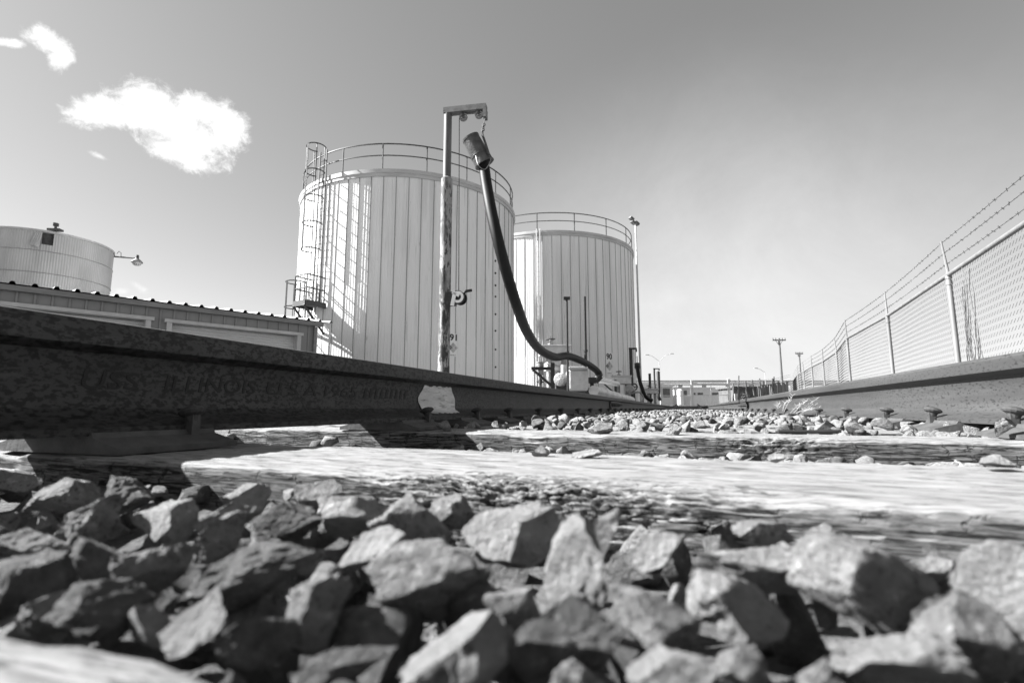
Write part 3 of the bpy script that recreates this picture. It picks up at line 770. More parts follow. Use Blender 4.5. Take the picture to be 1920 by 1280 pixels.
# a thin dark rod on the second tie, a dry weed by the right rail
ry = tie_defs[2][0] + 0.06
a, b = at(1460, 809, Y=ry), at(1572, 809, Y=ry)
rb = MB(); rb.tube([a, b], 0.0042, 8); one(rb, 'metal_rod', M['black'], 'thin straight dark rod lying across the second tie', 'rod', a, smooth=True)
base = at(1478, 772, X=0.52)
wm = MB(); rw = random.Random(3)
def stalk(p, q, bend, r0, n=7):
    pts = []
    for i in range(n):
        f = i / (n - 1); pts.append(Vector(p).lerp(Vector(q), f) + Vector(bend) * math.sin(f * math.pi))
    wm.tube(pts, [r0 * (1 - 0.6 * i / (n - 1)) for i in range(n)], 5)
    return pts
tS = base.length / ray(1478, 772).length
for (u, v, ub, vb) in ((1486, 742, 1470, 772), (1476, 752, 1468, 770), (1530, 748, 1498, 772), (1526, 760, 1494, 774), (1512, 752, 1492, 772), (1522, 768, 1490, 776), (1460, 758, 1464, 772), (1505, 756, 1488, 774), (1534, 766, 1500, 776), (1497, 760, 1482, 774)):
    p, q = at(ub, vb, t=tS), at(u, v, t=tS + rw.uniform(-0.1, 0.1))
    pts = stalk(p, q, (rw.uniform(-0.01, 0.01), rw.uniform(-0.02, 0.02), 0.008), 0.0014)
    for k in range(2, 7):
        for sgn in (-1, 1):
            wm.tube([pts[k], pts[k] + Vector((sgn * rw.uniform(0.006, 0.02), rw.uniform(-0.01, 0.01), rw.uniform(0.006, 0.02)))], [0.0014, 0.0006], 4)
one(wm, 'dry_weed', M['straw'], 'dry pale weed sprouting beside the sunlit rail', 'weed', base)

# ------------------------------------------------------------------ storage tanks
def cladding(cx, cy, r, z0, z1, n, seed, phase, laps, seam=0.024, minor=3, hole=None):
    """Flat vertical sheets between standing seams; each sheet lapped once or twice."""
    mb = MB(); rr = random.Random(seed)
    for i in range(n):
        a0, a1 = phase + 2 * math.pi * i / n, phase + 2 * math.pi * (i + 1) / n
        p0 = Vector((cx + r * math.cos(a0), cy + r * math.sin(a0), 0)); p1 = Vector((cx + r * math.cos(a1), cy + r * math.sin(a1), 0))
        tg = (p1 - p0); w = tg.length; tg.normalize(); nr = Vector((tg.y, -tg.x, 0))
        prof = [(0.012, 0)]
        for k in range(minor):
            c = w * (k + 1) / (minor + 1); prof += [(c - 0.02, 0), (c - 0.010, 0.007), (c + 0.010, 0.007), (c + 0.02, 0)]
        prof += [(w - 0.012, 0)]
        cuts = [z0] + [q + rr.choice((0, 0, 0.35, -0.2)) for q in laps] + [z1]
        for s in range(len(cuts) - 1):
            off = 0.006 * (len(cuts) - 2 - s)
            lo, hi = cuts[s], cuts[s + 1]
            vs = [p0 + tg * a + nr * (b + off) + Vector((0, 0, z)) for z in (lo, hi) for (a, b) in prof]; m = len(prof)
            mb.add(vs, [(j, j + 1, m + j + 1, m + j) for j in range(m - 1)])
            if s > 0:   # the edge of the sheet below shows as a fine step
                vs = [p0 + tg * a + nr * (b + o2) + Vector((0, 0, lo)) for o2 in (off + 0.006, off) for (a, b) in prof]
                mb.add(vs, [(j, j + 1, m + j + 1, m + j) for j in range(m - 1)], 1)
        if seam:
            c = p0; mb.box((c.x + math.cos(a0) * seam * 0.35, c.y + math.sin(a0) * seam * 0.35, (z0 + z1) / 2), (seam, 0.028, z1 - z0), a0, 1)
    return mb
def railing(cx, cy, r, z, h, n, tr):
    mb = MB()
    mb.ring((cx, cy, z + h), r, tr, 72, 6); mb.ring((cx, cy, z + h * 0.55), r, tr * 0.85, 72, 6)
    for i in range(n):
        a = 2 * math.pi * (i + 0.35) / n; p = Vector((cx + r * math.cos(a), cy + r * math.sin(a), z)); mb.tube([p, p + Vector((0, 0, h))], tr, 6)
    return mb
GZ = -0.32
def on_circle(u, v, cx, cy, r):
    """First point where the line of sight meets an upright cylinder."""
    d = ray(u, v); a = d.x ** 2 + d.y ** 2; b = -2 * (d.x * cx + d.y * cy); c = cx * cx + cy * cy - r * r
    disc = b * b - 4 * a * c
    t = (-b - math.sqrt(max(disc, 0))) / (2 * a); return d * t
def polar(cx, cy, r, a, z): return Vector((cx + r * math.cos(a), cy + r * math.sin(a), z))
def RF(Rr, F): cy, sy = math.cos(YAW), math.sin(YAW); return (Rr * cy - F * sy, F * cy + Rr * sy)
T1 = RF(-5.1, 24.68); r_1 = 5.17; Z1 = 9.6
K2 = 1.07
T2 = RF(2.45 * K2, 32.9 * K2); r_2 = 5.45 * K2; Z2 = 9.9 * K2
def ladder_mesh(p_in, p_out_dir, side, z0, z1, w=0.42):
    mb = MB()
    for s in (-1, 1): q = p_in + side * (s * w / 2); mb.box((q.x, q.y, (z0 + z1) / 2), (0.05, 0.05, z1 - z0))
    z = z0 + 0.15
    while z < z1: mb.tube([p_in - side * w / 2 + Vector((0, 0, z - p_in.z)), p_in + side * w / 2 + Vector((0, 0, z - p_in.z))], 0.012, 5); z += 0.3
    return mb
def cage_mesh(p_in, out, side, z0, z1, rr=0.38, hoop=1.15):
    mb = MB(); c = p_in + out * 0.36
    def arcp(z, k): a = -2.35 + 4.7 * k / 14; return c + out * (rr * math.cos(a)) + side * (rr * math.sin(a)) + Vector((0, 0, z - c.z))
    n = max(2, round((z1 - z0) / hoop)); 
    for i in range(n + 1):
        z = z0 + (z1 - z0) * i / n; mb.tube([arcp(z, k) for k in range(15)], 0.026, 5)
    for k in (1, 4, 7, 10, 13): mb.tube([arcp(z0, k), arcp(z1, k)], 0.019, 5)
    return mb
def marking(root, cx, cy, r, z, ang, num, s):
    """Stencilled number with a four part hazard diamond below it on one flat sheet."""
    n = Vector((math.cos(ang), math.sin(ang), 0)); rt_ = Vector((-n.y, n.x, 0)); up = Vector((0, 0, 1))
    o = polar(cx, cy, r, ang, z)
    bk = MB(); bk.box(o + n * 0.004 + up * (-0.15 * s), (0.008, 0.62 * s, 1.5 * s), ang); bk.build('sign_panel', M['tank'], root)
    t = MB(); put_text(t, num, o - rt_ * 0.26 * s + n * 0.009 + up * 0.12 * s, rt_, up, n, width=0.52 * s, height=0.44 * s, extrude=0.001, bold=0.035); t.build('number', M['ink'], root)
    dm = MB(); k = 0.34 * s; c = o + n * 0.010 - up * 0.33 * s
    for (dx, dz, mi) in ((0, 1, 1), (-1, 0, 0), (1, 0, 2), (0, -1, 3)):
        q = c + rt_ * dx * k * 0.52 + up * dz * k * 0.52; e = k * 0.5
        dm.add([q - rt_ * e, q - up * e, q + rt_ * e, q + up * e], [(0, 1, 2, 3)], mi)
    dm.build('hazard_diamond', [M['ink_grey'], M['ink_mid'], M['trim_pale'], M['tank_rim']], root)
    tx = MB(); put_text(tx, '1', c + up * 0.11 * s - rt_ * 0.03 * s + n * 0.003, rt_, up, n, height=0.15 * s); put_text(tx, '0', c - up * 0.06 * s + rt_ * 0.14 * s + n * 0.003, rt_, up, n, height=0.12 * s)
    put_text(tx, 'ASPHALT', c - up * 0.52 * s - rt_ * 0.2 * s + n * -0.001, rt_, up, n, width=0.4 * s, height=0.07 * s); tx.build('marking', M['ink'], root)

def big_tank(T, r, Z, n, seed, phase, label):
    root = thing('storage_tank', (T[0], T[1], GZ), label, 'storage tank')
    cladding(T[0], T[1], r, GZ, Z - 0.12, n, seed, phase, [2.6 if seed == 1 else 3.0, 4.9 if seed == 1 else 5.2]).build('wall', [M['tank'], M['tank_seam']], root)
    rim = MB(); rim.lathe((T[0], T[1], Z), [(r - 0.05, -0.30), (r + 0.06, -0.30), (r + 0.06, -0.17), (r + 0.09, -0.16), (r + 0.09, 0.0), (r - 0.15, 0.02)], 96); rim.build('rim', M['tank_rim'], root, True, 30)
    rf = MB(); rf.lathe((T[0], T[1], Z), [(r - 0.15, 0.02), (0.3, 0.55), (0.0, 0.56)], 64); rf.build('roof', M['tank_rim'], root, True, 30)
    railing(T[0], T[1], r - 0.05, Z + 0.02, 1.12, 18 if seed == 1 else 16, 0.032).build('railing', M['railing'], root, True, 40)
    return root
tank1 = big_tank(T1, r_1, Z1, 64, 1, 0.02, 'large white ribbed tank with caged ladder behind the hose post')
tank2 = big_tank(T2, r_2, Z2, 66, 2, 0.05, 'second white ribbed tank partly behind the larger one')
# ladder, cage and landing of the first tank
pl = on_circle(600, 450, T1[0], T1[1], r_1 + 0.12); la = math.atan2(pl.y - T1[1], pl.x - T1[0])
out = Vector((math.cos(la), math.sin(la), 0)); side = Vector((-out.y, out.x, 0))
zp = on_circle(577, 562, T1[0], T1[1], r_1 + 1.0).z
pin = polar(T1[0], T1[1], r_1 + 0.16, la, 0)
lad = ladder_mesh(pin, out, side, zp, Z1 + 1.15).build('ladder', M['ladder'], tank1)
cage_mesh(pin, out, side, zp + 2.2, Z1 + 1.15).build('safety_cage', M['ladder'], lad, True, 40)
bR = on_circle(611, 558, T1[0], T1[1], r_1 + 0.02); sr = side if side.dot(right_v) > 0 else -side
PW, PD = 0.74, 0.86                              # landing: width along the wall, depth away from it
pc = Vector((bR.x, bR.y, 0)) - sr * (PW / 2) + out * (PD / 2 + 0.04)
lf = MB(); ra = math.atan2(out.y, out.x)
lf.box((pc.x, pc.y, zp - 0.03), (PD, PW, 0.06), ra)
for s in (-1, 1): q = pc + side * (s * (PW / 2 + 0.028)); lf.box((q.x, q.y, zp - 0.06), (PD + 0.05, 0.05, 0.22), ra)
q = pc + out * (PD / 2 + 0.028); lf.box((q.x, q.y, zp - 0.06), (0.05, PW, 0.22), ra)
plat = lf.build('platform', M['ladder'], tank1)
pr = MB()
cor = [pc - out * PD * 0.45 - side * PW / 2, pc + out * PD / 2 - side * PW / 2, pc + out * PD / 2 + side * PW / 2, pc - out * PD * 0.45 + side * PW / 2]
for h in (0.55, 1.08): pr.tube([Vector((c.x, c.y, zp + h)) for c in cor], 0.028, 6)
for c in cor + [pc - side * PW / 2, pc + side * PW / 2]: pr.tube([Vector((c.x, c.y, zp)), Vector((c.x, c.y, zp + 1.08))], 0.026, 6)
pr.build('platform_railing', M['ladder'], plat)
for s in (-1, 1):
    b = MB(); b.tube([pc + out * 0.5 + side * (s * 0.33) + Vector((0, 0, zp - 0.15)), pc - out * 0.55 + side * (s * 0.33) + Vector((0, 0, zp - 1.25))], 0.05, 6); b.build('brace', M['ladder'], plat)
pin2 = pin - side * 0.95 - out * 0.06
l2 = ladder_mesh(pin2, out, side, GZ + 0.3, zp + 1.1).build('ladder', M['ladder'], tank1)
cage_mesh(pin2, out, side, 2.0, zp + 1.0, 0.38, 1.2).build('safety_cage', M['ladder'], l2, True, 40)
# gate loop on the railing, a column of bolts on one sheet
bt = MB()
for v in (362, 445, 489, 512, 535, 556, 589, 620, 655, 688):
    p = on_circle(929, v, T1[0], T1[1], r_1 + 0.012); a = math.atan2(p.y - T1[1], p.x - T1[0]); bt.lathe(p, [(0.045, -0.02), (0.045, 0.02), (0.0, 0.022)], 10, (math.cos(a), math.sin(a), 0))
bt.build('bolts', M['ink'], tank1)
def snap(p, T, n, phase):
    a = math.atan2(p.y - T[1], p.x - T[0]); k = math.floor((a - phase) / (2 * math.pi / n)) + 0.5; return phase + k * 2 * math.pi / n
p = on_circle(849, 640, *T1, r_1); a = math.atan2(p.y - T1[1], p.x - T1[0]); marking(tank1, T1[0], T1[1], r_1 + 0.03, p.z - 0.05, a, '91', 0.62)
p = on_circle(1138, 674, *T2, r_2); a = snap(p, T2, 66, 0.05); marking(tank2, T2[0], T2[1], r_2 * math.cos(math.pi / 66) + 0.035, p.z - 0.1, a, '90', 0.86)
# slim ladder up the second tank
p = on_circle(1010, 540, T2[0], T2[1], r_2 + 0.1); a = math.atan2(p.y - T2[1], p.x - T2[0]); o2 = Vector((math.cos(a), math.sin(a), 0)); s2 = Vector((-o2.y, o2.x, 0))
ladder_mesh(polar(T2[0], T2[1], r_2 + 0.13, a, 0), o2, s2, 0.4, Z2 + 0.1, 0.2).build('ladder', M['mast'], tank2)

# the older tank behind the warehouse
d3 = ray(92, 480); k3 = 43 / math.hypot(d3.x, d3.y); T3 = (d3.x * k3, d3.y * k3); r_3 = 3.2
top3 = 10.4
tank3 = thing('storage_tank', (T3[0], T3[1], GZ), 'old corrugated tank with a torn sheet at its top behind the warehouse', 'storage tank')
hp = on_circle(89, 452, *T3, r_3); ha = math.atan2(hp.y - T3[1], hp.x - T3[0])
hw = 0.16
wl = MB(); nseg = 320
rings = [GZ, 2.5, 5.0, 7.85, 9.15, top3 - 0.1]
for s in range(len(rings) - 1):
    z0, z1 = rings[s], rings[s + 1]; bulge = 0.012 * (s % 2)
    for i in range(nseg):
        a0, a1 = 2 * math.pi * i / nseg, 2 * math.pi * (i + 1) / nseg
        am = (a0 + a1) / 2 - ha; am = (am + math.pi) % (2 * math.pi) - math.pi
        q0 = r_3 + bulge + 0.014 * (i % 2); q1 = r_3 + bulge + 0.014 * ((i + 1) % 2)
        zt = z1
        if s == len(rings) - 2 and -0.08 < am < 0.08: zt = 9.55
        wl.add([polar(*T3, q0, a0, z0), polar(*T3, q1, a1, z0), polar(*T3, q1, a1, zt), polar(*T3, q0, a0, zt)], [(0, 1, 2, 3)])
wl.build('wall', M['galv'], tank3)
bnd = MB()
for z in rings[1:-1]: bnd.ring((T3[0], T3[1], z), r_3 + 0.03, 0.02, 96, 5)
bnd.build('bands', M['pale_steel'], tank3)
inn = MB(); inn.lathe((T3[0], T3[1], 0), [(r_3 - 0.12, 7.5), (r_3 - 0.12, top3 - 0.06)], 64); inn.build('inner_shell', M['hole'], tank3, True)  # dark colour of this shell stands in for the shade inside the tear
rm = MB(); rm.lathe((T3[0], T3[1], top3), [(r_3 - 0.1, -0.14), (r_3 + 0.06, -0.12), (r_3 + 0.07, 0.0), (r_3 - 0.3, 0.05), (0, 0.3)], 72); rm.build('roof', M['galv'], tank3, True, 30)
fl = MB(); fa0 = ha + 0.078
gp = []
sgn = -1 if (polar(*T3, r_3, ha + 0.1, 0) - polar(*T3, r_3, ha, 0)).dot(right_v) > 0 else 1
e1 = ha + sgn * 0.08
for i in range(9):
    a = e1 + sgn * (0.145 * i / 8)
    lift = 0.12 + 0.55 * math.sin(math.pi * i / 8 * 0.5 + 0.2) * (1 - i / 10)
    gp.append(polar(*T3, r_3 + 0.05 + 0.02 * (i % 2), e1 + sgn * 0.10 * i / 8, top3 - 0.22)); gp.append(polar(*T3, r_3 + lift * 0.55, e1 + sgn * (0.02 + 0.125 * i / 8), 9.3 + 0.1 * (i / 8)))
fl.add(gp, [(2 * i, 2 * i + 1, 2 * i + 3, 2 * i + 2) for i in range(8)]); fl.build('torn_flap', M['galv'], tank3)
vt = MB(); vp = on_circle(103, 436, *T3, r_3 - 0.3)
vt.tube([(vp.x, vp.y, top3), (vp.x, vp.y, top3 + 0.45)], 0.07, 8); vt.box((vp.x, vp.y, top3 + 0.2), (0.7, 0.35, 0.12), 0.4); vt.tube([(vp.x, vp.y, top3 + 0.45), (vp.x, vp.y, top3 + 0.62)], 0.15, 8); vt.build('vent', M['steel_dark'], tank3)
# bracket lamp on that tank
lp0 = on_circle(214, 481, *T3, r_3); t3 = lp0.length / ray(214, 481).length
lamp = thing('bracket_lamp', lp0, 'bell shaped lamp on a long arm sticking out of the old tank', 'lamp')
am_ = MB(); am_.tube([at(214, 481, t=t3), at(252, 484, t=t3)], 0.05, 8); am_.tube([at(219, 476, t=t3), at(223, 471, t=t3), at(227, 474, t=t3), at(227, 482, t=t3)], 0.02, 6); am_.build('arm', M['steel_dark'], lamp)
lc = at(257, 489, t=t3)
sh = MB(); sh.lathe((lc.x, lc.y, lc.z), [(0.06, 0.22), (0.1, 0.16), (0.16, 0.1), (0.33, -0.05), (0.34, -0.12)], 20); sh.build('lamp_shade', M['pale_steel'], lamp, True)
cp_ = MB(); cp_.lathe((lc.x, lc.y, lc.z), [(0.0, 0.42), (0.08, 0.4), (0.1, 0.2), (0.06, 0.15)], 12); cp_.build('cap', M['steel_dark'], lamp, True)
gb = MB(); gb.lathe((lc.x, lc.y, lc.z), [(0.27, -0.1), (0.25, -0.24), (0.15, -0.32), (0.0, -0.34)], 16); gb.build('globe', M['white_metal'], lamp, True)

# ------------------------------------------------------------------ warehouse
ev = 2.85
A = at(0, 529, Z=ev); B = at(592, 602, Z=ev); A.z = B.z = 0
dw = (B - A).normalized(); nw = Vector((dw.y, -dw.x, 0))
if nw.dot(-A) < 0: nw = -nw
W0 = A - dw * 9; LW = (B - W0).length
wh = thing('warehouse', (W0.x, W0.y, GZ), 'long low ribbed metal warehouse with roll-up doors', 'warehouse')
def along(p): return (Vector((p.x, p.y, 0)) - W0).dot(dw)
def wall_hit(u, v):
    d = ray(u, v); t = nw.dot(W0) / nw.dot(d); return d * t
doors = []
for (u0, v0, u1, v1) in ((-420, 520, 283, 598), (312, 603, 563, 630)):
    p0, p1 = wall_hit(u0, v0), wall_hit(u1, v1)
    doors.append((along(p0), along(p1), (wall_hit(330, 606).z if u0 > 0 else wall_hit(275, 600).z)))
    print('door', along(p0), along(p1), p0.z, p1.z)
wz1 = ev - 0.06
wb = MB()
def wp(s, o, z): q = W0 + dw * s + nw * o; return Vector((q.x, q.y, z))
def ribbed(s0, s1, z0, z1):
    if s1 - s0 < 0.02 or z1 - z0 < 0.02: return
    s = s0; prof = []
    pitch = 0.31
    k = math.ceil(s0 / pitch); prof.append((s0, 0))
    while k * pitch < s1 - 0.05:
        c = k * pitch
        if c - 0.03 > s0: prof += [(c - 0.032, 0), (c - 0.02, 0.035), (c + 0.02, 0.035), (c + 0.032, 0)]
        k += 1
    prof.append((s1, 0)); m = len(prof)
    wb.add([wp(a, b, z) for z in (z0, z1) for a, b in prof], [(j, j + 1, m + j + 1, m + j) for j in range(m - 1)])
cur = 0
for (s0, s1, zt) in doors:
    s0c = max(s0, 0.3)
    ribbed(cur, s0c, GZ, wz1); ribbed(s0c, s1, zt + 0.02, wz1); cur = s1
ribbed(cur, LW, GZ, wz1)
depth = 4.2
for (sa,) in ((LW,), (0,)):     # gable ends
    wb.add([wp(sa, 0, GZ), wp(sa, -depth, GZ), wp(sa, -depth, wz1), wp(sa, -depth / 2, wz1 + 0.26), wp(sa, 0, wz1)], [(0, 1, 2, 3, 4)])
wb.add([wp(0, -depth, GZ), wp(LW, -depth, GZ), wp(LW, -depth, wz1), wp(0, -depth, wz1)], [(0, 1, 2, 3)])
wb.build('wall', M['shed_wall'], wh)
rb = MB()
prof = []; s = -0.2
while s < LW + 0.22: prof += [(s, 0), (s + 0.22, 0), (s + 0.25, 0.06), (s + 0.31, 0.06), (s + 0.34, 0)]; s += 0.38
m = len(prof)
for (o0, z0, o1, z1) in ((0.16, ev - 0.02, -depth / 2, ev + 0.27), (-depth / 2, ev + 0.27, -depth - 0.2, ev - 0.02)):
    rb.add([wp(a, o0, z0 + b) for a, b in prof] + [wp(a, o1, z1 + b) for a, b in prof], [(j, j + 1, m + j + 1, m + j) for j in range(m - 1)])
    rb.add([wp(-0.2, o0, z0 - 0.03), wp(LW + 0.22, o0, z0 - 0.03), wp(LW + 0.22, o1, z1 - 0.03), wp(-0.2, o1, z1 - 0.03)], [(0, 3, 2, 1)])
rb.build('roof', M['shed_roof'], wh)
gt = MB(); gt.sweep([(0.02, 0.0), (0.15, 0.0), (0.17, 0.11), (0.15, 0.13), (0.02, 0.13)], [wp(-0.2, 0.01, ev - 0.18), wp(LW + 0.2, 0.01, ev - 0.18)], nw, (0, 0, 1)); gt.build('gutter', M['gutter'], wh)
dn = MB(); dn.box(wp(LW - 0.03, 0.07, (ev + GZ) / 2 - 0.1), (0.09, 0.09, ev - GZ - 0.2), math.atan2(dw.y, dw.x)); dn.build('downspout', M['gutter'], wh)
rz = math.atan2(dw.y, dw.x)
for (s0, s1, zt) in doors:
    s0 = max(s0, 0.3)
    d = MB(); z = GZ; i = 0
    while z < zt - 0.02:
        z2 = min(z + 0.075, zt); d.add([wp(s0, -0.22, z), wp(s1, -0.22, z), wp(s1, -0.19, (z + z2) / 2), wp(s0, -0.19, (z + z2) / 2), wp(s1, -0.22, z2), wp(s0, -0.22, z2)], [(0, 1, 2, 3), (3, 2, 4, 5)]); z = z2
    dr = d.build('roller_door', M['door_white'], wh)
    f = MB()
    for sv in (s0 + 0.06, s1 - 0.06): q = wp(sv, -0.06, (zt + GZ) / 2); f.box(q, (0.12, 0.30, zt - GZ), rz)
    q = wp((s0 + s1) / 2, -0.05, zt + 0.04); f.box(q, (s1 - s0 + 0.12, 0.34, 0.09), rz)
    f.build('door_frame', M['trim_pale'], dr)

# ------------------------------------------------------------------ hose posts (gantries)
def gantry(P, t, r_low, r_up, zj, ztop, boom, L, label, detail=True):
    root = thing('hose_post', (P.x, P.y, GZ), label, 'hose post', 'hose posts along the track')
    lo = MB(); lo.tube([(P.x, P.y, GZ), (P.x, P.y, zj - 0.03), (P.x, P.y, zj)], [r_low, r_low, r_up], 20); lo.build('pole', M['peeling'] if detail else M['black'], root, True, 30)
    up = MB(); up.tube([(P.x, P.y, zj - 0.05), (P.x, P.y, ztop)], r_up, 20); up.build('upper_pole', M['worn_pipe'] if detail else M['black'], root, True, 30)
    b = MB(); c = Vector((P.x, P.y, ztop)) + boom * (L / 2 - r_up); b.box((c.x, c.y, ztop + 0.045), (L, 0.12, 0.09), math.atan2(boom.y, boom.x))
    e = Vector((P.x, P.y, ztop)) + boom * (L - r_up - 0.02); b.box((e.x, e.y, ztop - 0.06), (0.05, 0.13, 0.14), math.atan2(boom.y, boom.x))
    b.build('boom', M['beam'] if detail else M['black'], root)
    return root, e
P = at(834, 560, t=7.6); P.z = 0
boom = Vector((0.987, 0.159, 0)).normalized()
zt = at(838, 212, X=P.x).z; zj = at(835, 330, X=P.x).z
gan, bend = gantry(P, 7.6, 0.088, 0.062, zj, zt, boom, 0.68, 'tall hose post with peeling white paint and a hand winch')
def pulley(c, r, name='pulley'):
    ax = boom.cross(Vector((0, 0, 1))); mb = MB()
    mb.lathe(c - ax * 0.018, [(r * 0.62, 0.004), (r, 0.0), (r, 0.008), (r * 0.86, 0.018), (r, 0.028), (r, 0.036), (r * 0.62, 0.032)], 24, ax)
    mb.lathe(c - ax * 0.02, [(0.0, 0), (0.02, 0), (0.02, 0.045), (0, 0.045)], 10, ax)
    for k in range(5):
        a = 2 * math.pi * k / 5; dd = boom * math.cos(a) + Vector((0, 0, math.sin(a))); mb.tube([c + dd * 0.012, c + dd * r * 0.7], r * 0.16, 6)
    return mb.build(name, M['pale_steel'], gan, True, 30)
c1 = Vector((P.x, P.y, 0)) + boom * 0.25; c1.z = zt - 0.075
c2 = Vector((P.x, P.y, 0)) + boom * 0.50; c2.z = zt - 0.06
pulley(c1, 0.064); pulley(c2, 0.064)
for c in (c1, c2):
    hb = MB(); hb.box((c.x, c.y, (c.z + zt) / 2), (0.03, 0.055, zt - c.z + 0.02), math.atan2(boom.y, boom.x)); hb.build('pulley_bracket', M['steel_dark'], gan)
wc = Vector((P.x, P.y, 0)) + boom * 0.215; wc.z = at(858, 558, X=wc.x).z
ax = boom.cross(Vector((0, 0, 1)))
cb = MB(); cb.tube([c1 - boom * 0.066, wc + Vector((0, 0, 0.06))], 0.006, 5); cb.tube([c1 + Vector((0, 0, 0.066)), c2 + Vector((0, 0, 0.066))], 0.006, 5); cb.build('cable', M['steel_dark'], gan)
wi = MB()
wi.box(Vector((P.x, P.y, wc.z - 0.01)) + boom * 0.11, (0.12, 0.12, 0.2), math.atan2(boom.y, boom.x))
wi.build('winch_mount', M['black'], gan)
wn_ = MB(); wn_.lathe(wc - ax * 0.05, [(0.03, 0.0), (0.03, 0.10)], 16, ax, cap=True); wn_.lathe(wc - ax * -0.05, [(0.02, 0), (0.105, 0.0), (0.105, 0.025), (0.02, 0.025)], 24, ax)
wn_.lathe(wc - ax * 0.05 + boom * 0.02, [(0.02, 0), (0.10, 0.0), (0.10, 0.02), (0.02, 0.02)], 24, ax); wch = wn_.build('winch', M['black'], gan, True, 30)
cv = MB()
q0 = wc + ax * (0.085 if ax.dot(-wc) > 0 else -0.085)
for (dx, dz, w_, h_, tl) in ((-0.055, -0.03, 0.055, 0.20, 0.2), (-0.02, 0.05, 0.12, 0.05, 0.5)):
    mtx = Matrix.Rotation(math.atan2(boom.y, boom.x), 3, 'Z') @ Matrix.Rotation(tl, 3, 'Y'); cv.box(q0 + boom * dx + Vector((0, 0, dz)), (w_, 0.014, h_), 0, 0, mtx)
cv.lathe(q0 - ax * 0.008 + boom * 0.01, [(0.05, 0), (0.088, 0.0), (0.088, 0.014), (0.05, 0.014)], 20, ax)
cv.build('winch_cover', M['white_metal'], wch)
hd = MB(); h0 = wc + boom * 0.06; tw = wc.length / ray(858, 558).length
h1, h2 = at(873, 546, t=tw), at(885, 544, t=tw)
hd.tube([h0, h1], 0.016, 6); hd.tube([h1, h2], 0.022, 8); hd.build('crank', M['black'], wch)

# hose with its bucket shaped cover
hpx = [(905, 292, 7.15), (908, 315, 7.15), (912, 345, 7.05), (921, 395, 6.85), (934, 452, 6.75), (950, 512, 6.85), (968, 570, 7.2), (988, 622, 8.0), (1012, 655, 9.0), (1040, 669, 9.8), (1062, 667, 10.4), (1085, 674, 11.0), (1104, 684, 11.6), (1119, 695, 12.0), (1124, 704, 12.1)]
def catmull(pts, k=8):
    P_ = [pts[0]] + pts + [pts[-1]]; o = []
    for i in range(1, len(P_) - 2):
        a, b, c, d = P_[i - 1], P_[i], P_[i + 1], P_[i + 2]
        for j in range(k):
            t = j / k; o.append(0.5 * ((2 * b) + (c - a) * t + (2 * a - 5 * b + 4 * c - d) * t * t + (3 * b - a - 3 * c + d) * t ** 3))
    o.append(P_[-2]); return o
hpts = catmull([at(u, v, t=t) for u, v, t in hpx], 36)
hose = thing('loading_hose', hpts[-1], 'thick black hose hanging from the tall post to the near valves', 'hose', 'loading hoses')
hm = MB(); hm.tube(hpts, [0.0745 + 0.0032 * (i % 2) for i in range(len(hpts))], 20); hm.build('hose_tube', M['rubber'], hose, True, 60)
ba, bb = at(882, 258, t=7.15), at(909, 308, t=7.15)
axb = (ba - bb).normalized(); Lb = (ba - bb).length
bk = MB(); bk.lathe(bb, [(0.100, 0.02), (0.142, 0.0), (0.146, 0.0), (0.147, 0.012), (0.140, 0.015), (0.132, Lb * 0.3), (0.137, Lb * 0.31), (0.137, Lb * 0.36), (0.131, Lb * 0.37), (0.122, Lb * 0.93), (0.127, Lb * 0.94), (0.127, Lb), (0.115, Lb), (0.112, Lb * 0.9), (0, Lb * 0.88)], 32, axb)
bk.build('bucket_cover', M['bucket'], hose, True, 40)
ch = MB(); top = Vector((bend.x, bend.y, zt - 0.12)); hk = at(904, 251, t=7.1)
ch.tube([top, hk], 0.007, 5)
for k in range(4):
    f = 0.4 + 0.15 * k; ch.ring(top.lerp(hk, f + 0.07), 0.022, 0.007, 12, 5, (1, 0, 0) if k % 2 else (0, 1, 0))
ch.tube([hk, at(910, 268, t=7.05), at(917, 290, t=7.02)], 0.016, 6); ch.build('hanging_chain', M['steel_dark'], hose)
lp = MB(); lp.tube(catmull([at(892, 292, t=7.0), at(897, 310, t=6.95), at(908, 318, t=6.98), at(917, 308, t=7.0), at(920, 296, t=7.05)], 5), 0.006, 5); lp.build('retaining_wire', M['pale_steel'], hose)
cu_ = MB(); e0, e1 = hpts[-25], hpts[-1]; cu_.tube([e0, e1], [0.088, 0.088], 16); dn_ = at(1116, 716, t=12.1); cu_.tube([e1, e1.lerp(dn_, 0.3), dn_], [0.1, 0.09, 0.07], 14)
cu_.build('hose_coupling', M['black'], hose, True, 40)

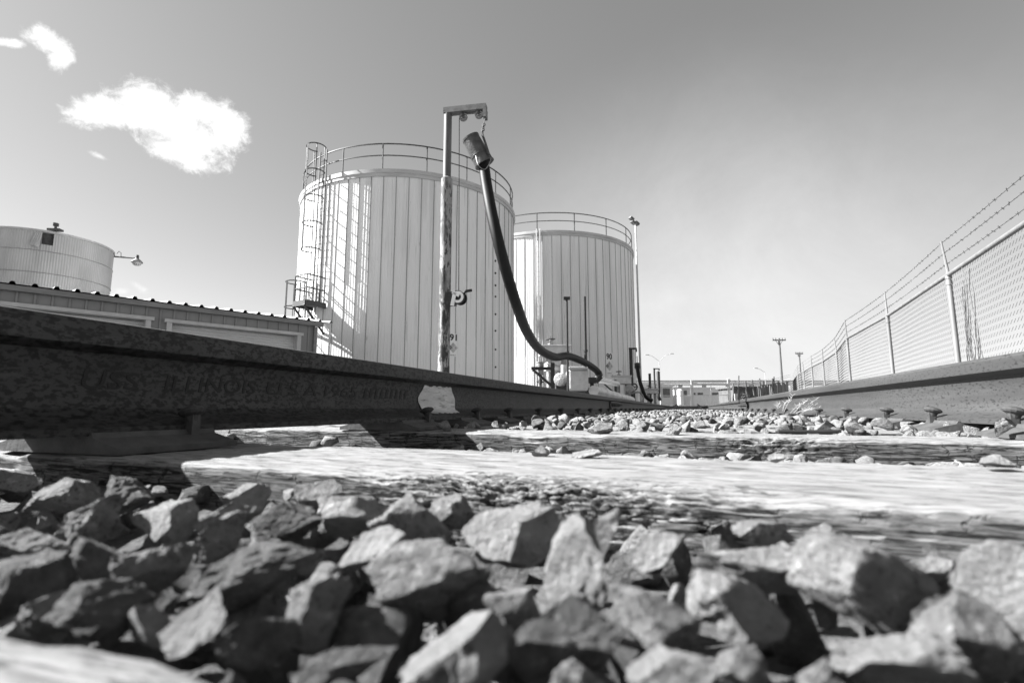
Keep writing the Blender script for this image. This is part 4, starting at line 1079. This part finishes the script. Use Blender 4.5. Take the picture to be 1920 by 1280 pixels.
# ------------------------------------------------------------------ valve stations beside the track
def px_box(mb, u0, v0, u1, v1, t, dep=0.3, mi=0, rz=None):
    a, b = at(u0, v0, t=t), at(u1, v1, t=t); c = (a + b) / 2 + fwd_v * dep / 2
    mb.box(c, ((b - a).dot(right_v), dep, a.z - b.z), YAW if rz is None else rz, mi)
TV = 12.0
def bevelled(o, w=0.02):
    b = o.modifiers.new('bevel', 'BEVEL'); b.width = w; b.segments = 2; return o
def valve_box(u0, v0, u1, v1, t, label):
    c = at((u0 + u1) / 2, v1, t=t)
    root = thing('valve_box', c, label, 'valve box', 'insulated valve boxes by the track')
    m = MB(); px_box(m, u0, v0 + 2, u1, v1, t, 0.42); bevelled(m.build('jacket', M['clad'], root), 0.025)
    m = MB(); px_box(m, u0 - 1, v0, u1 + 1, v0 + 3, t - 0.02, 0.46); bevelled(m.build('lid', M['white_metal'], root), 0.008)
    u = u0 + (u1 - u0) * 0.36; s = t / FPX; p0 = at(u, v0, t=t) + fwd_v * 0.2; k = 0.95 * 12 / FPX * 10
    hw_ = MB(); hw_.tube([p0, p0 + Vector((0, 0, 0.16))], 0.028, 8); hw_.tube([p0 + Vector((0, 0, 0.0)), p0 + Vector((0, 0, 0.05))], 0.07, 8); hw_.tube([p0 + Vector((0, 0, 0.15)), p0 + Vector((0, 0, 0.24))], 0.012, 6); hw_.build('valve_stem', M['pale_steel'], root)
    wh_ = MB(); wh_.ring(p0 + Vector((0, 0, 0.16)), 0.11, 0.016, 20, 6)
    for k in range(3): a = k * math.pi / 3; dd = Vector((math.cos(a), math.sin(a), 0)) * 0.11; wh_.tube([p0 + Vector((0, 0, 0.16)) - dd, p0 + Vector((0, 0, 0.16)) + dd], 0.011, 5)
    wh_.build('handwheel', M['steel_dark'], root, True, 40)
    leg = MB()
    for uu in (u0 + (u1 - u0) * 0.32, u0 + (u1 - u0) * 0.8):
        q = at(uu, v1, t=t) + fwd_v * 0.2; leg.tube([(q.x, q.y, GZ), (q.x, q.y, q.z + 0.02)], 0.075, 12)
    leg.build('riser_pipe', M['drum_clad'], root, True, 40)
    return root
valve_box(1012, 646, 1071, 667, 12.4, 'insulated valve box with handwheel behind the loop of the near hose')
# a post with bracket
def bracket_post(u, v0, t, label):
    p = at(u, v0, t=t); root = thing('pipe_support', (p.x, p.y, GZ), label, 'pipe support', 'pipe supports of the valve stations')
    m = MB(); m.box((p.x, p.y, (p.z + GZ) / 2), (0.09, 0.09, p.z - GZ), YAW); m.build('post', M['black'], root)
    m = MB(); q = p - right_v * 0.24; m.box((q - Vector((0, 0, 0.13))), (0.5, 0.07, 0.07), YAW); m.tube([p - right_v * 0.45 - Vector((0, 0, 0.16)), p - Vector((0, 0, 0.55))], 0.03, 6); m.build('bracket', M['black'], root)
    return root
bracket_post(1036, 680, 11.7, 'black post with a braced bracket below the near hose loop')
can = at(1013, 703, t=11.8)
cn = thing('filter_canister', can, 'small white canister with a drain valve left of the black bracket', 'canister')
m = MB(); q = at(1013, 681, t=11.8); m.lathe((q.x, q.y, can.z), [(0.0, 0), (0.08, 0.0), (0.085, 0.02), (0.085, q.z - can.z), (0.10, q.z - can.z + 0.01), (0.10, q.z - can.z + 0.03), (0, q.z - can.z + 0.03)], 20); m.build('canister_body', M['drum_clad'], cn, True, 30)
m = MB(); m.tube([can, can - Vector((0, 0, 0.12))], 0.025, 8); m.tube([can - Vector((0, 0, 0.10)), can - Vector((0, 0, 0.2))], [0.05, 0.04], 8); m.box(can - Vector((0, 0, 0.16)), (0.16, 0.03, 0.03), YAW); m.tube([can - Vector((0, 0, 0.2)), Vector((can.x, can.y, GZ))], 0.018, 6); m.build('drain_valve', M['steel_dark'], cn)
br = at(1050, 711, t=11.5); m = MB(); axd = (fwd_v * 0.9 + right_v * 0.3 - Vector((0, 0, 0.05))).normalized()
m.lathe(br, [(0.0, -0.02), (0.10, -0.015), (0.148, 0.0), (0.152, 0.03), (0.15, 1.0), (0, 1.0)], 28, axd)
drum = thing('insulated_drum', (br.x, br.y, br.z), 'round end of a short insulated drum left of the square jacket', 'drum')
m.build('jacket', M['drum_clad'], drum, True, 30)
m = MB()
for k in (0.18, 0.8): q = br + axd * k; m.box((q.x, q.y, (q.z - 0.12 + GZ) / 2), (0.26, 0.06, q.z - 0.12 - GZ), YAW)
m.build('cradle', M['steel_dark'], drum)
jb = at(1084, 733, t=11.4)
jr = thing('pump_jacket', (jb.x, jb.y, GZ), 'square wrinkled metal jacket over the pump under the hose end', 'pump jacket')
m = MB(); px_box(m, 1065, 691, 1104, 733, 11.4, 0.5); a, b = at(1065, 733, t=11.4), at(1104, 733, t=11.4); 
bevelled(m.build('jacket', M['clad'], jr), 0.06)
m = MB(); px_box(m, 1066, 686.5, 1103, 692, 11.38, 0.46); bevelled(m.build('lid', M['clad'], jr), 0.02)
m = MB(); c = at(1084, 733, t=11.4) + fwd_v * 0.25; m.box((c.x, c.y, (c.z + GZ) / 2), (0.36, 0.36, max(c.z - GZ, 0.05)), YAW); m.build('base', M['steel_dark'], jr)
m = MB(); px_box(m, 1105, 707, 1118, 718, 11.6, 0.2); q = at(1111, 718, t=11.6) + fwd_v * 0.1; m.box((q.x, q.y, (q.z + GZ) / 2), (0.08, 0.08, q.z - GZ), YAW); q = at(1108, 735, t=11.6); m.box((q.x, q.y, q.z + 0.02), (0.18, 0.2, 0.14), YAW); m.build('outlet_valve', M['black'], jr)
for (u, v0, t, r, lab, cap) in ((1062.5, 561, 11.2, 0.026, 'slim tall pole with a flat cap in front of the second tank', True), (1096, 556, 12.6, 0.036, 'thicker bare black pole rising behind the near hose', False)):
    p = at(u, v0, t=t); root = thing('steel_pole', (p.x, p.y, GZ), lab, 'pole')
    m = MB(); m.tube([(p.x, p.y, GZ), (p.x, p.y, p.z)], r, 10); m.tube([(p.x, p.y, p.z * 0.5), (p.x, p.y, p.z * 0.5 + 0.05)], r * 1.5, 10); m.build('shaft', M['black'], root, True, 40)
    if cap: m = MB(); m.box((p.x, p.y, p.z + 0.02), (0.14, 0.09, 0.06), YAW); m.build('cap', M['black'], root)
# pipes
def pipe(pts, r, label, m_=None, bands=0):
    mb = MB(); mb.tube(pts, r, 20)
    d = (Vector(pts[-1]) - Vector(pts[0]))
    for k in range(bands):
        q = Vector(pts[0]) + d * ((k + 0.5) / bands); mb.tube([q, q + d.normalized() * 0.05], r * 1.04, 20)
    return one(mb, 'insulated_pipe', m_ or M['clad'], label, 'pipe', pts[0], smooth=True)
pipe([at(1113, 732, t=11.4), at(1184, 750, X=at(1113, 732, t=11.4).x + 0.25)], 0.115, 'fat shiny insulated pipe running along the rail', bands=8)
pipe([at(1022, 688, t=12.3), at(1060, 694, t=12.6)], 0.10, 'short insulated pipe behind the slim capped pole', bands=2)
pipe([at(1120, 711, t=12.8), at(1158, 720, t=17.5)], 0.085, 'thin insulated pipe leading from the hose end to the second valves', bands=3)
q = at(1057, 684, t=12.2); pipe([q, Vector((q.x, q.y, GZ))], 0.07, 'upright insulated pipe under the near valve box', bands=1)
# second and third stations
valve_box(1150, 703, 1184, 720, 21.0, 'insulated valve box with handwheel at the second station')
bracket_post(1153.5, 712, 20.4, 'black post with bracket left of the second valve box')
valve_box(1209, 728, 1235, 738, 29.5, 'insulated valve box at the third and farthest station')
m = MB(); q = at(1176, 738, t=20.5); pts = catmull([at(1183, 738, t=20.5), at(1198, 735, t=20.5), at(1206, 744, t=20.5), at(1205, 756, t=20.5)], 6); m.tube(pts, 0.035, 8)
one(m, 'drain_hose', M['pale_steel'], 'pale bent drain hose arching behind the far rail', 'hose', pts[-1], smooth=True)
m = MB(); c = at(1180, 728, t=20.6); m.lathe(c, [(0, -0.02), (0.17, 0), (0.17, 0.7), (0, 0.7)], 20, axd); m.tube([c + Vector((0, 0, -0.1)), Vector((c.x, c.y, GZ))], 0.05, 8)
one(m, 'insulated_drum', M['drum_clad'], 'small insulated drum below the second valve box', 'drum', c, smooth=True)
m = MB(); c = at(1189, 725, t=21.5); m.ring(c, 0.13, 0.03, 20, 6, (0.3, -1, 0)); m.tube([c, Vector((c.x, c.y, GZ))], 0.045, 8); m.tube([c - right_v * 0.13, c + right_v * 0.13], 0.02, 6)
one(m, 'wheel_valve', M['steel_dark'], 'dark wheel valve standing right of the second valve box', 'valve', c, smooth=True)
for (u, v0, t, rr, L, b_, lab) in ((1182.5, 655, 27.5, 0.10, 0.42, right_v, 'black hose post against the right edge of the second tank'), (1226.5, 692, 46, 0.085, 0.55, right_v, 'farthest black hose post beyond the second tank')):
    p = at(u, v0, t=t); root, e = gantry(Vector((p.x, p.y, 0)), t, rr, rr * 0.95, p.z * 0.6, p.z, b_, L, lab, False)
def far_hose(pts, t, r, lab, m_):
    P_ = catmull([at(u, v, t=tt) for u, v, tt in pts], 8); root = thing('loading_hose', P_[-1], lab, 'hose', 'loading hoses')
    h = MB(); h.tube(P_, r, 12); h.build('hose_tube', m_, root, True); 
    q = P_[0]; b = MB(); b.lathe(q - Vector((0, 0, 0.2)), [(0.10, -0.08), (0.14, 0.0), (0.13, 0.22), (0.0, 0.24)], 16); b.build('bucket_cover', M['black'], root, True)
    w = MB(); w.tube([q, q + Vector((0, 0, 0.35))], 0.02, 5); w.build('hanging_chain', M['steel_dark'], root); return root
far_hose([(1195, 681, 24), (1196, 695, 23.8), (1199, 712, 23.6), (1204, 728, 23.4), (1209, 741, 23.3), (1216, 748, 23.4), (1222, 750, 23.5)], 24, 0.085, 'second black hose drooping from beneath the floodlight mast', M['rubber'])
far_hose([(1234, 697, 45), (1234.5, 712, 44.6), (1235, 730, 44.2), (1235, 744, 44), (1238, 750, 44)], 45, 0.14, 'farthest black hose hanging straight down its post', M['rubber'])
m = MB(); p = at(1218, 700, t=40); m.tube([(p.x, p.y, GZ), (p.x, p.y, p.z)], 0.1, 8); one(m, 'steel_pole', M['black'], 'short black pole left of the farthest hose post', 'pole', (p.x, p.y, GZ))

# floodlight mast
p = at(1191.5, 418, t=37); root = thing('floodlight_mast', (p.x, p.y, GZ), 'very tall thin floodlight mast right of the second tank', 'light mast')
m = MB(); m.tube([(p.x, p.y, GZ), (p.x, p.y, p.z)], [0.09, 0.055], 12); m.build('mast', M['mast'], root, True)
for (du, dv) in ((-7, -6), (-4, 1), (3, 3)):
    m = MB(); q = at(1191 + du, 416 + dv, t=37); mt = Matrix.Rotation(YAW + 0.5, 3, 'Z') @ Matrix.Rotation(0.5, 3, 'Y'); m.box(q, (0.34, 0.26, 0.18), 0, 0, mt); m.tube([q, (p.x, p.y, p.z)], 0.03, 5); m.build('floodlight', M['worn_pipe'], root)

# ------------------------------------------------------------------ chain-link fence on the right
posts_px = [(1778, 517), (1664, 593), (1588, 635), (1568, 661), (1543, 678), (1522, 688), (1507, 697), (1496, 703)]
FT = 1.68
pp = []
for (u, v) in posts_px: q = at(u, v, Z=FT); pp.append(Vector((q.x, q.y, 0)))
dirn = (pp[0] - pp[1]).normalized() * 3.3
pp = [pp[0] + dirn * 2, pp[0] + dirn] + pp
q = at(1481, 716, t=46); pp.append(Vector((q.x, q.y, 0)))
def tz(i): return FT + far_rise(pp[i].y)
def gz_(i): return ground_z(pp[i].x, pp[i].y) - 0.05
fence = thing('chain_link_fence', (pp[2].x, pp[2].y, GZ), 'long chain-link fence topped with barbed wire right of the track', 'fence')
rf = random.Random(6)
lean = [Vector((rf.uniform(-0.05, 0.05), rf.uniform(-0.06, 0.06), 0)) for _ in pp]
for i, q in enumerate(pp):
    m = MB(); m.tube([Vector((q.x, q.y, gz_(i))), Vector((q.x, q.y, tz(i)))], 0.031, 12)
    for zz in (tz(i) - 0.02, tz(i) - 0.1, 0.3): m.tube([Vector((q.x, q.y, zz - 0.02)), Vector((q.x, q.y, zz + 0.02))], 0.037, 12)
    po = m.build('fence_post', M['fence_steel'], fence, True, 40)
    m = MB(); m.tube([Vector((q.x, q.y, tz(i) - 0.02)), Vector((q.x, q.y, tz(i) + 0.06)), Vector((q.x, q.y, tz(i) + 0.46)) + lean[i] * 0.6], [0.031, 0.018, 0.011], 8); m.build('wire_arm', M['fence_steel'], po, True, 40)
m = MB(); m.tube([Vector((q.x, q.y, tz(i) + 0.01)) for i, q in enumerate(pp)], 0.028, 10); m.build('top_rail', M['fence_steel'], fence, True, 60)
def link_panel(mb, a, b, za0, za1, zb0, zb1, p=0.062, r=0.0026, mi=0):
    d = (b - a); L = d.length; d = d / L; nrm = Vector((d.y, -d.x, 0)); n = int(L / p)
    Hh = max(za1 - za0, zb1 - zb0); J = int(Hh / (p / 2))
    for k in range(n):
        pts = []
        for j in range(J + 1):
            s = (k + 0.5 + (0.5 if j % 2 else -0.5)) * p; f = s / L
            z = (za0 + (zb0 - za0) * f) + ((za1 - za0) + ((zb1 - zb0) - (za1 - za0)) * f) * j / J
            wob = 0.012 * math.sin(s * 2.1 + z * 1.7) + (0.004 if j % 2 else -0.004)
            pts.append(a + d * s + nrm * wob + Vector((0, 0, z)))
        o = len(mb.v)
        for q in pts:
            mb.v += [tuple(q + d * r), tuple(q - d * r * 0.5 + nrm * r * 0.87), tuple(q - d * r * 0.5 - nrm * r * 0.87)]
        for j in range(J):
            b0 = o + 3 * j
            for e in range(3): mb.f.append((b0 + e, b0 + (e + 1) % 3, b0 + 3 + (e + 1) % 3, b0 + 3 + e)); mb.m.append(mi)
for i in range(len(pp) - 1):
    m = MB(); far = i > 6
    link_panel(m, pp[i], pp[i + 1], gz_(i) + 0.06, tz(i) - 0.01, gz_(i + 1) + 0.06, tz(i + 1) - 0.01, 0.072 if not far else 0.11, 0.0020 if not far else 0.0034)
    m.build('wire_mesh', M['wire'], fence)
for k, hh in enumerate((0.15, 0.30, 0.44)):
    m = MB(); pts = []
    for i in range(len(pp) - 1):
        a = Vector((pp[i].x, pp[i].y, tz(i) + hh)) + lean[i] * hh; b = Vector((pp[i + 1].x, pp[i + 1].y, tz(i + 1) + hh)) + lean[i + 1] * hh
        for j in range(8): f = j / 8; pts.append(a.lerp(b, f) - Vector((0, 0, 0.05 * f * (1 - f))))
        L = (b - a).length; nb = int(L / 0.13)
        for j in range(nb if i < 7 else 0):
            f = (j + 0.5) / nb; c = a.lerp(b, f) - Vector((0, 0, 0.05 * f * (1 - f))); dd = (b - a).normalized()
            for s_ in range(2):
                w = rf.uniform(0, 6.28); n1 = Vector((dd.y, -dd.x, 0)) * math.cos(w) + Vector((0, 0, math.sin(w)))
                m.tube([c - n1 * 0.018 - dd * 0.006, c + n1 * 0.018 + dd * 0.006], 0.0024, 3)
    pts.append(b); m.tube(pts, 0.0032, 4); m.build('barbed_wire', M['barb'], fence)
# dead stems twisted through the near panel
m = MB()
a, b = pp[1], pp[2]
dF = (a - b).normalized()
for (off, z0, z1, n) in ((0.72, -0.1, 1.6, 5), (0.42, 0.0, 1.5, 7), (0.50, 0.2, 1.8, 4)):
    for k in range(n):
        x = b + dF * (off + rf.uniform(-0.06, 0.06)); pts = []
        zz0 = z0 + rf.uniform(0, 0.4); zz1 = min(z1, zz0 + rf.uniform(0.5, 1.6))
        for j in range(12): f = j / 11; pts.append(x + dF * (0.05 * math.sin(f * 9 + k) + rf.uniform(-0.015, 0.015)) + Vector((-0.012, 0, zz0 + (zz1 - zz0) * f)))
        m.tube(pts, 0.0038, 4)
one(m, 'dead_vine', M['barb'], 'thin dead vine stems caught in the near fence panel', 'vine', b + dF * 0.5)

# ------------------------------------------------------------------ the far end of the track: gate, cross fence, poles, buildings
DG = 52.0
def gp_(u, t=DG): q = at(u, 760, t=t); return Vector((q.x, q.y, 0))
GZF = 0.16
gate = thing('chain_link_gate', gp_(1300), 'wide double chain-link gate across the end of the track', 'gate')
gate.location.z = GZF
def gate_leaf(u0, u1, v_top):
    a, b = gp_(u0), gp_(u1); zt_ = at((u0 + u1) / 2, v_top, t=DG).z; d = b - a
    m = MB(); A0, B0 = a + Vector((0, 0, GZF + 0.12)), b + Vector((0, 0, GZF + 0.12)); A1, B1 = a + Vector((0, 0, zt_)), b + Vector((0, 0, zt_)); mid = (GZF + zt_) / 2
    m.tube([A0, A1, B1, B0], 0.045, 6, True, 0, True); m.tube([a.lerp(b, 0.52) + Vector((0, 0, GZF + 0.12)), a.lerp(b, 0.52) + Vector((0, 0, zt_))], 0.035, 6); m.tube([a + Vector((0, 0, mid)), b + Vector((0, 0, mid))], 0.035, 6)
    fr = m.build('gate_leaf', M['mast'], gate)
    m = MB(); link_panel(m, a, b, GZF + 0.14, zt_ - 0.03, GZF + 0.14, zt_ - 0.03, 0.14, 0.006); m.build('wire_mesh', M['wire'], fr)
gate_leaf(1241, 1296, 720); gate_leaf(1301, 1366, 718)
for u, v in ((1298, 712), (1300.5, 712), (1367, 709), (1370, 709), (1239, 715)):
    m = MB(); q = gp_(u); m.tube([q + Vector((0, 0, GZF - 0.3)), Vector((q.x, q.y, at(u, v, t=DG).z))], 0.06, 8); m.build('gate_post', M['mast'], gate, True)
m = MB()
for h in (716, 713.5): m.tube([at(1239, h, t=DG), at(1370, h - 1, t=DG)], 0.012, 4)
m.build('barbed_wire', M['barb'], gate)
cf = thing('cross_fence', gp_(1425), 'ragged screened fence with leaning posts beyond the track end', 'fence'); cf.location.z = GZF
for (u, v, lu) in ((1385, 704, 1), (1398, 714, -3), (1410, 712, -6), (1424, 709, -4), (1432, 714, 0), (1448, 709, 1), (1451, 706, 0), (1459, 714, 1), (1375, 719, 0)):
    m = MB(); a = gp_(u); tp = at(u + lu * 0, v, t=DG); bt_ = at(u - lu * 1.3, 760, t=DG); m.tube([Vector((bt_.x, bt_.y, GZF - 0.3)), tp], 0.07, 6); m.build('leaning_post', M['wood_pole'], cf)
def screen(u0, v0, u1, v1, mname, t):
    m = MB(); n = 14
    for i in range(n + 1):
        f = i / n; u = u0 + (u1 - u0) * f; q = at(u, 760, t=t); tp = at(u, v0 + (v1 - v0) * f, t=t); w = 0.06 * math.sin(i * 1.9)
        for s_ in (0, 0.03): m.v += [(q.x, q.y + w + s_, GZF - 0.3), (q.x, q.y + w + s_, tp.z)]
    for i in range(n):
        o = 4 * i; m.f += [(o, o + 4, o + 5, o + 1), (o + 2, o + 3, o + 7, o + 6), (o + 1, o + 5, o + 7, o + 3)]; m.m += [0] * 3
    m.build('screen', M[mname], cf)
screen(1420, 724, 1445, 720, 'screen', 52.3); screen(1446, 719, 1481, 714, 'screen', 52.0)
m = MB(); m.tube([at(1376, 727, t=DG), at(1420, 724, t=DG), at(1450, 719, t=DG), at(1480, 715, t=DG)], 0.04, 6); m.build('top_rail', M['wood_pole'], cf)
m = MB()
for dv in (0, 3.5): m.tube([at(1376, 715 + dv, t=DG), at(1400, 718 + dv, t=DG), at(1420, 713 + dv, t=DG), at(1450, 711 + dv, t=DG), at(1482, 702 + dv, t=DG)], 0.012, 4)
m.build('barbed_wire', M['barb'], cf)
def leafy(m, c, rx, ry, rz_, n, r, size):
    for _ in range(n):
        d = Vector((r.gauss(0, 1), r.gauss(0, 1), r.gauss(0, 1))).normalized() * r.random() ** 0.4
        p = Vector(c) + Vector((d.x * rx, d.y * ry, d.z * rz_)); a = Vector((r.gauss(0, 1), r.gauss(0, 1), r.gauss(0, 1))).normalized(); b = a.orthogonal().normalized(); s = size * r.uniform(0.6, 1.4)
        m.add([p - a * s, p + b * s * 0.5, p + a * s, p - b * s * 0.5], [(0, 1, 2, 3)])
rl = random.Random(9)
def bush(u, v, w, h, t, label, stems=4):
    base = gp_(u, t); base.z = GZF - 0.1; c = at(u, v, t=t); s = t / FPX
    root = thing('bush', base, label, 'bush')
    m = MB()
    for k in range(stems): m.tube([base, c + Vector((rl.uniform(-1, 1) * w * s * 0.3, rl.uniform(-0.2, 0.2), rl.uniform(0, h * s * 0.3)))], [0.05, 0.015], 5)
    m.build('stems', M['wood_pole'], root)
    m = MB()
    for k in range(5): leafy(m, c + Vector((rl.uniform(-1, 1) * w * s * 0.25, rl.uniform(-0.3, 0.3), rl.uniform(-1, 1) * h * s * 0.25)), w * s * 0.3, 0.5, h * s * 0.3, 170, rl, 0.07)
    m.build('foliage', M['leaf'], root)
bush(1396, 745, 22, 24, 51.4, 'dark bush in front of the shed at the track end')
bush(1465, 733, 34, 40, 53.5, 'bare twiggy bush behind the screened fence')
def house(u0, v0, u1, v1, t, dep, mname, name, label, cat, wins=(), roof=None):
    a, b = at(u0, v0, t=t), at(u1, v1, t=t); c = (a + b) / 2 + fwd_v * dep / 2
    gl = ground_z(c.x, c.y) - 0.3; root = thing(name, (c.x, c.y, gl), label, cat)
    w = (b - a).dot(right_v)
    m = MB(); m.box((c.x, c.y, (a.z + gl) / 2), (w, dep, a.z - gl), YAW); m.build('wall', M[mname], root)
    m = MB(); m.box((c.x, c.y, a.z + 0.1), (w + 0.5, dep + 0.5, 0.22), YAW); m.build('roof', M[roof or 'far_light'], root)
    for (x0, y0, x1, y1) in wins:
        p, q = at(x0, y0, t=t), at(x1, y1, t=t); cc = (p + q) / 2 - fwd_v * 0.02; m = MB(); m.box(cc, ((q - p).dot(right_v), 0.1, p.z - q.z), YAW); m.build('window', M['glass'], root)
house(1376, 727, 1421, 758, 54.5, 4, 'far_dark', 'shed', 'dark shed with a pale door behind the screened fence', 'shed', (), 'far_dark')
m = MB(); px_box(m, 1378, 738, 1384, 758, 54.3, 0.1); s_ = [o for o in scene.objects if o.name == 'shed'][0]
m.build('door', M['trim_pale'], s_)
house(1195, 724, 1262, 748, 88, 12, 'far_grey', 'low_building', 'long grey flat roofed building seen through the left gate leaf', 'building', ((1243, 728, 1256, 744), (1225, 729, 1238, 735)))
house(1264, 728, 1368, 748, 95, 12, 'far_light', 'low_building', 'pale flat roofed building seen through the right gate leaf', 'building', ((1281, 732, 1288, 742), (1335, 736, 1359, 740), (1308, 736, 1318, 741), (1300, 736, 1304, 741)))
m = MB(); p = at(1275, 732, t=80); m.lathe((p.x, p.y, 0), [(0.5, -0.2), (0.5, p.z), (0.35, p.z + 0.2), (0, p.z + 0.25)], 20); one(m, 'water_tank', M['far_light'], 'small white round tank behind the left gate leaf', 'tank', (p.x, p.y, 0), smooth=True)
# raised highway far behind
a, b = at(1120, 719.5, t=190), at(1520, 718.5, t=190)
hw_root = thing('highway_bridge', ((a + b) / 2).to_tuple()[:2] + (0,), 'long raised highway deck along the horizon', 'bridge')
m = MB(); m.box(((a + b) / 2), ((b - a).dot(right_v) * 1.3, 9, 0.9), YAW); m.build('deck', M['far_light'], hw_root)
m = MB(); m.box(((a + b) / 2 - fwd_v * 4.6 + Vector((0, 0, 0.75))), ((b - a).dot(right_v) * 1.3, 0.2, 0.35), YAW); m.build('guard_rail', M['pale_steel'], hw_root)
for k in range(9):
    q = a.lerp(b, (k + 0.5) / 9); m = MB(); m.box((q.x, q.y, (q.z - 0.45 - 0.5) / 2), (1.2, 1.2, q.z - 0.45 + 0.5), YAW); m.build('pier', M['far_grey'], hw_root)
# dry grass in front of and behind the gate
m = MB(); rg = random.Random(21)
for _ in range(5200):
    u = rg.uniform(1205, 1500); t = rg.uniform(47, 75); q = at(u, 760, t=t)
    if abs(q.x) < 1.6 and t < 53: continue
    z = ground_z(q.x, q.y); hgt = rg.uniform(0.08, 0.34); w = rg.uniform(0.02, 0.05); dx = rg.uniform(-0.15, 0.15)
    m.add([(q.x - w, q.y, z - 0.02), (q.x + w, q.y, z - 0.02), (q.x + dx, q.y + rg.uniform(-0.1, 0.1), z + hgt)], [(0, 1, 2)])
tag(m.build('dry_grass', M['dry_grass']), 'dry grass tufts around the far gate', 'grass', kind='stuff')
def utility_pole(u, v, t, h_arm, label):
    p = at(u, v, t=t); gl = ground_z(p.x, p.y) - 0.2
    root = thing('utility_pole', (p.x, p.y, gl), label, 'utility pole', 'wooden utility poles')
    m = MB(); m.tube([(p.x, p.y, gl), (p.x, p.y, p.z)], [0.19, 0.12], 10); m.build('pole', M['wood_pole'], root, True)
    m = MB(); z = p.z - 0.25; m.box((p.x, p.y, z), (h_arm, 0.12, 0.14), YAW); m.tube([Vector((p.x, p.y, z)) + right_v * h_arm * 0.28, (p.x, p.y, z - 0.75)], 0.03, 5); m.tube([Vector((p.x, p.y, z)) - right_v * h_arm * 0.28, (p.x, p.y, z - 0.75)], 0.03, 5); ca = m.build('crossarm', M['wood_pole'], root)
    m = MB()
    for f in (-0.46, -0.25, 0.25, 0.46): q = Vector((p.x, p.y, z + 0.07)) + right_v * h_arm * f; m.tube([q, q + Vector((0, 0, 0.2))], [0.05, 0.06], 6)
    m.build('insulators', M['worn_pipe'], ca)
utility_pole(1460.5, 634, 66, 1.7, 'nearer and taller wooden utility pole behind the screened fence')
utility_pole(1498, 660, 84, 1.3, 'smaller utility pole rising behind the chain-link fence')
def street_lamp(u, v, t, arms, label, ug):
    p = at(u, v, t=t); gl = ground_z(p.x, p.y) - 0.2; root = thing('street_lamp', (p.x, p.y, gl), label, 'street lamp', 'pale street lamps')
    pb = at(ug, 760, t=t); m = MB(); m.tube([(p.x, p.y, gl), (p.x, p.y, p.z)], 0.075, 8); m.build('pole', M['lamp_paint'], root, True)
    for (uu, vv, u2, v2) in arms:
        m = MB(); m.tube([p, at(uu, vv, t=t), at(u2, v2, t=t)], 0.05, 6); ar = m.build('arm', M['lamp_paint'], root)
        m = MB(); q = at(u2, v2, t=t); m.box(q, (0.9, 0.35, 0.14), YAW); m.build('lamp_head', M['lamp_paint'], ar)
street_lamp(1236, 677, 120, ((1222, 667, 1213, 665), (1250, 665, 1260, 663)), 'pale street lamp with two arms beyond the gate', 1236)
street_lamp(1434, 698, 130, ((1425, 692, 1417, 690),), 'pale single arm street lamp beyond the screened fence', 1434)
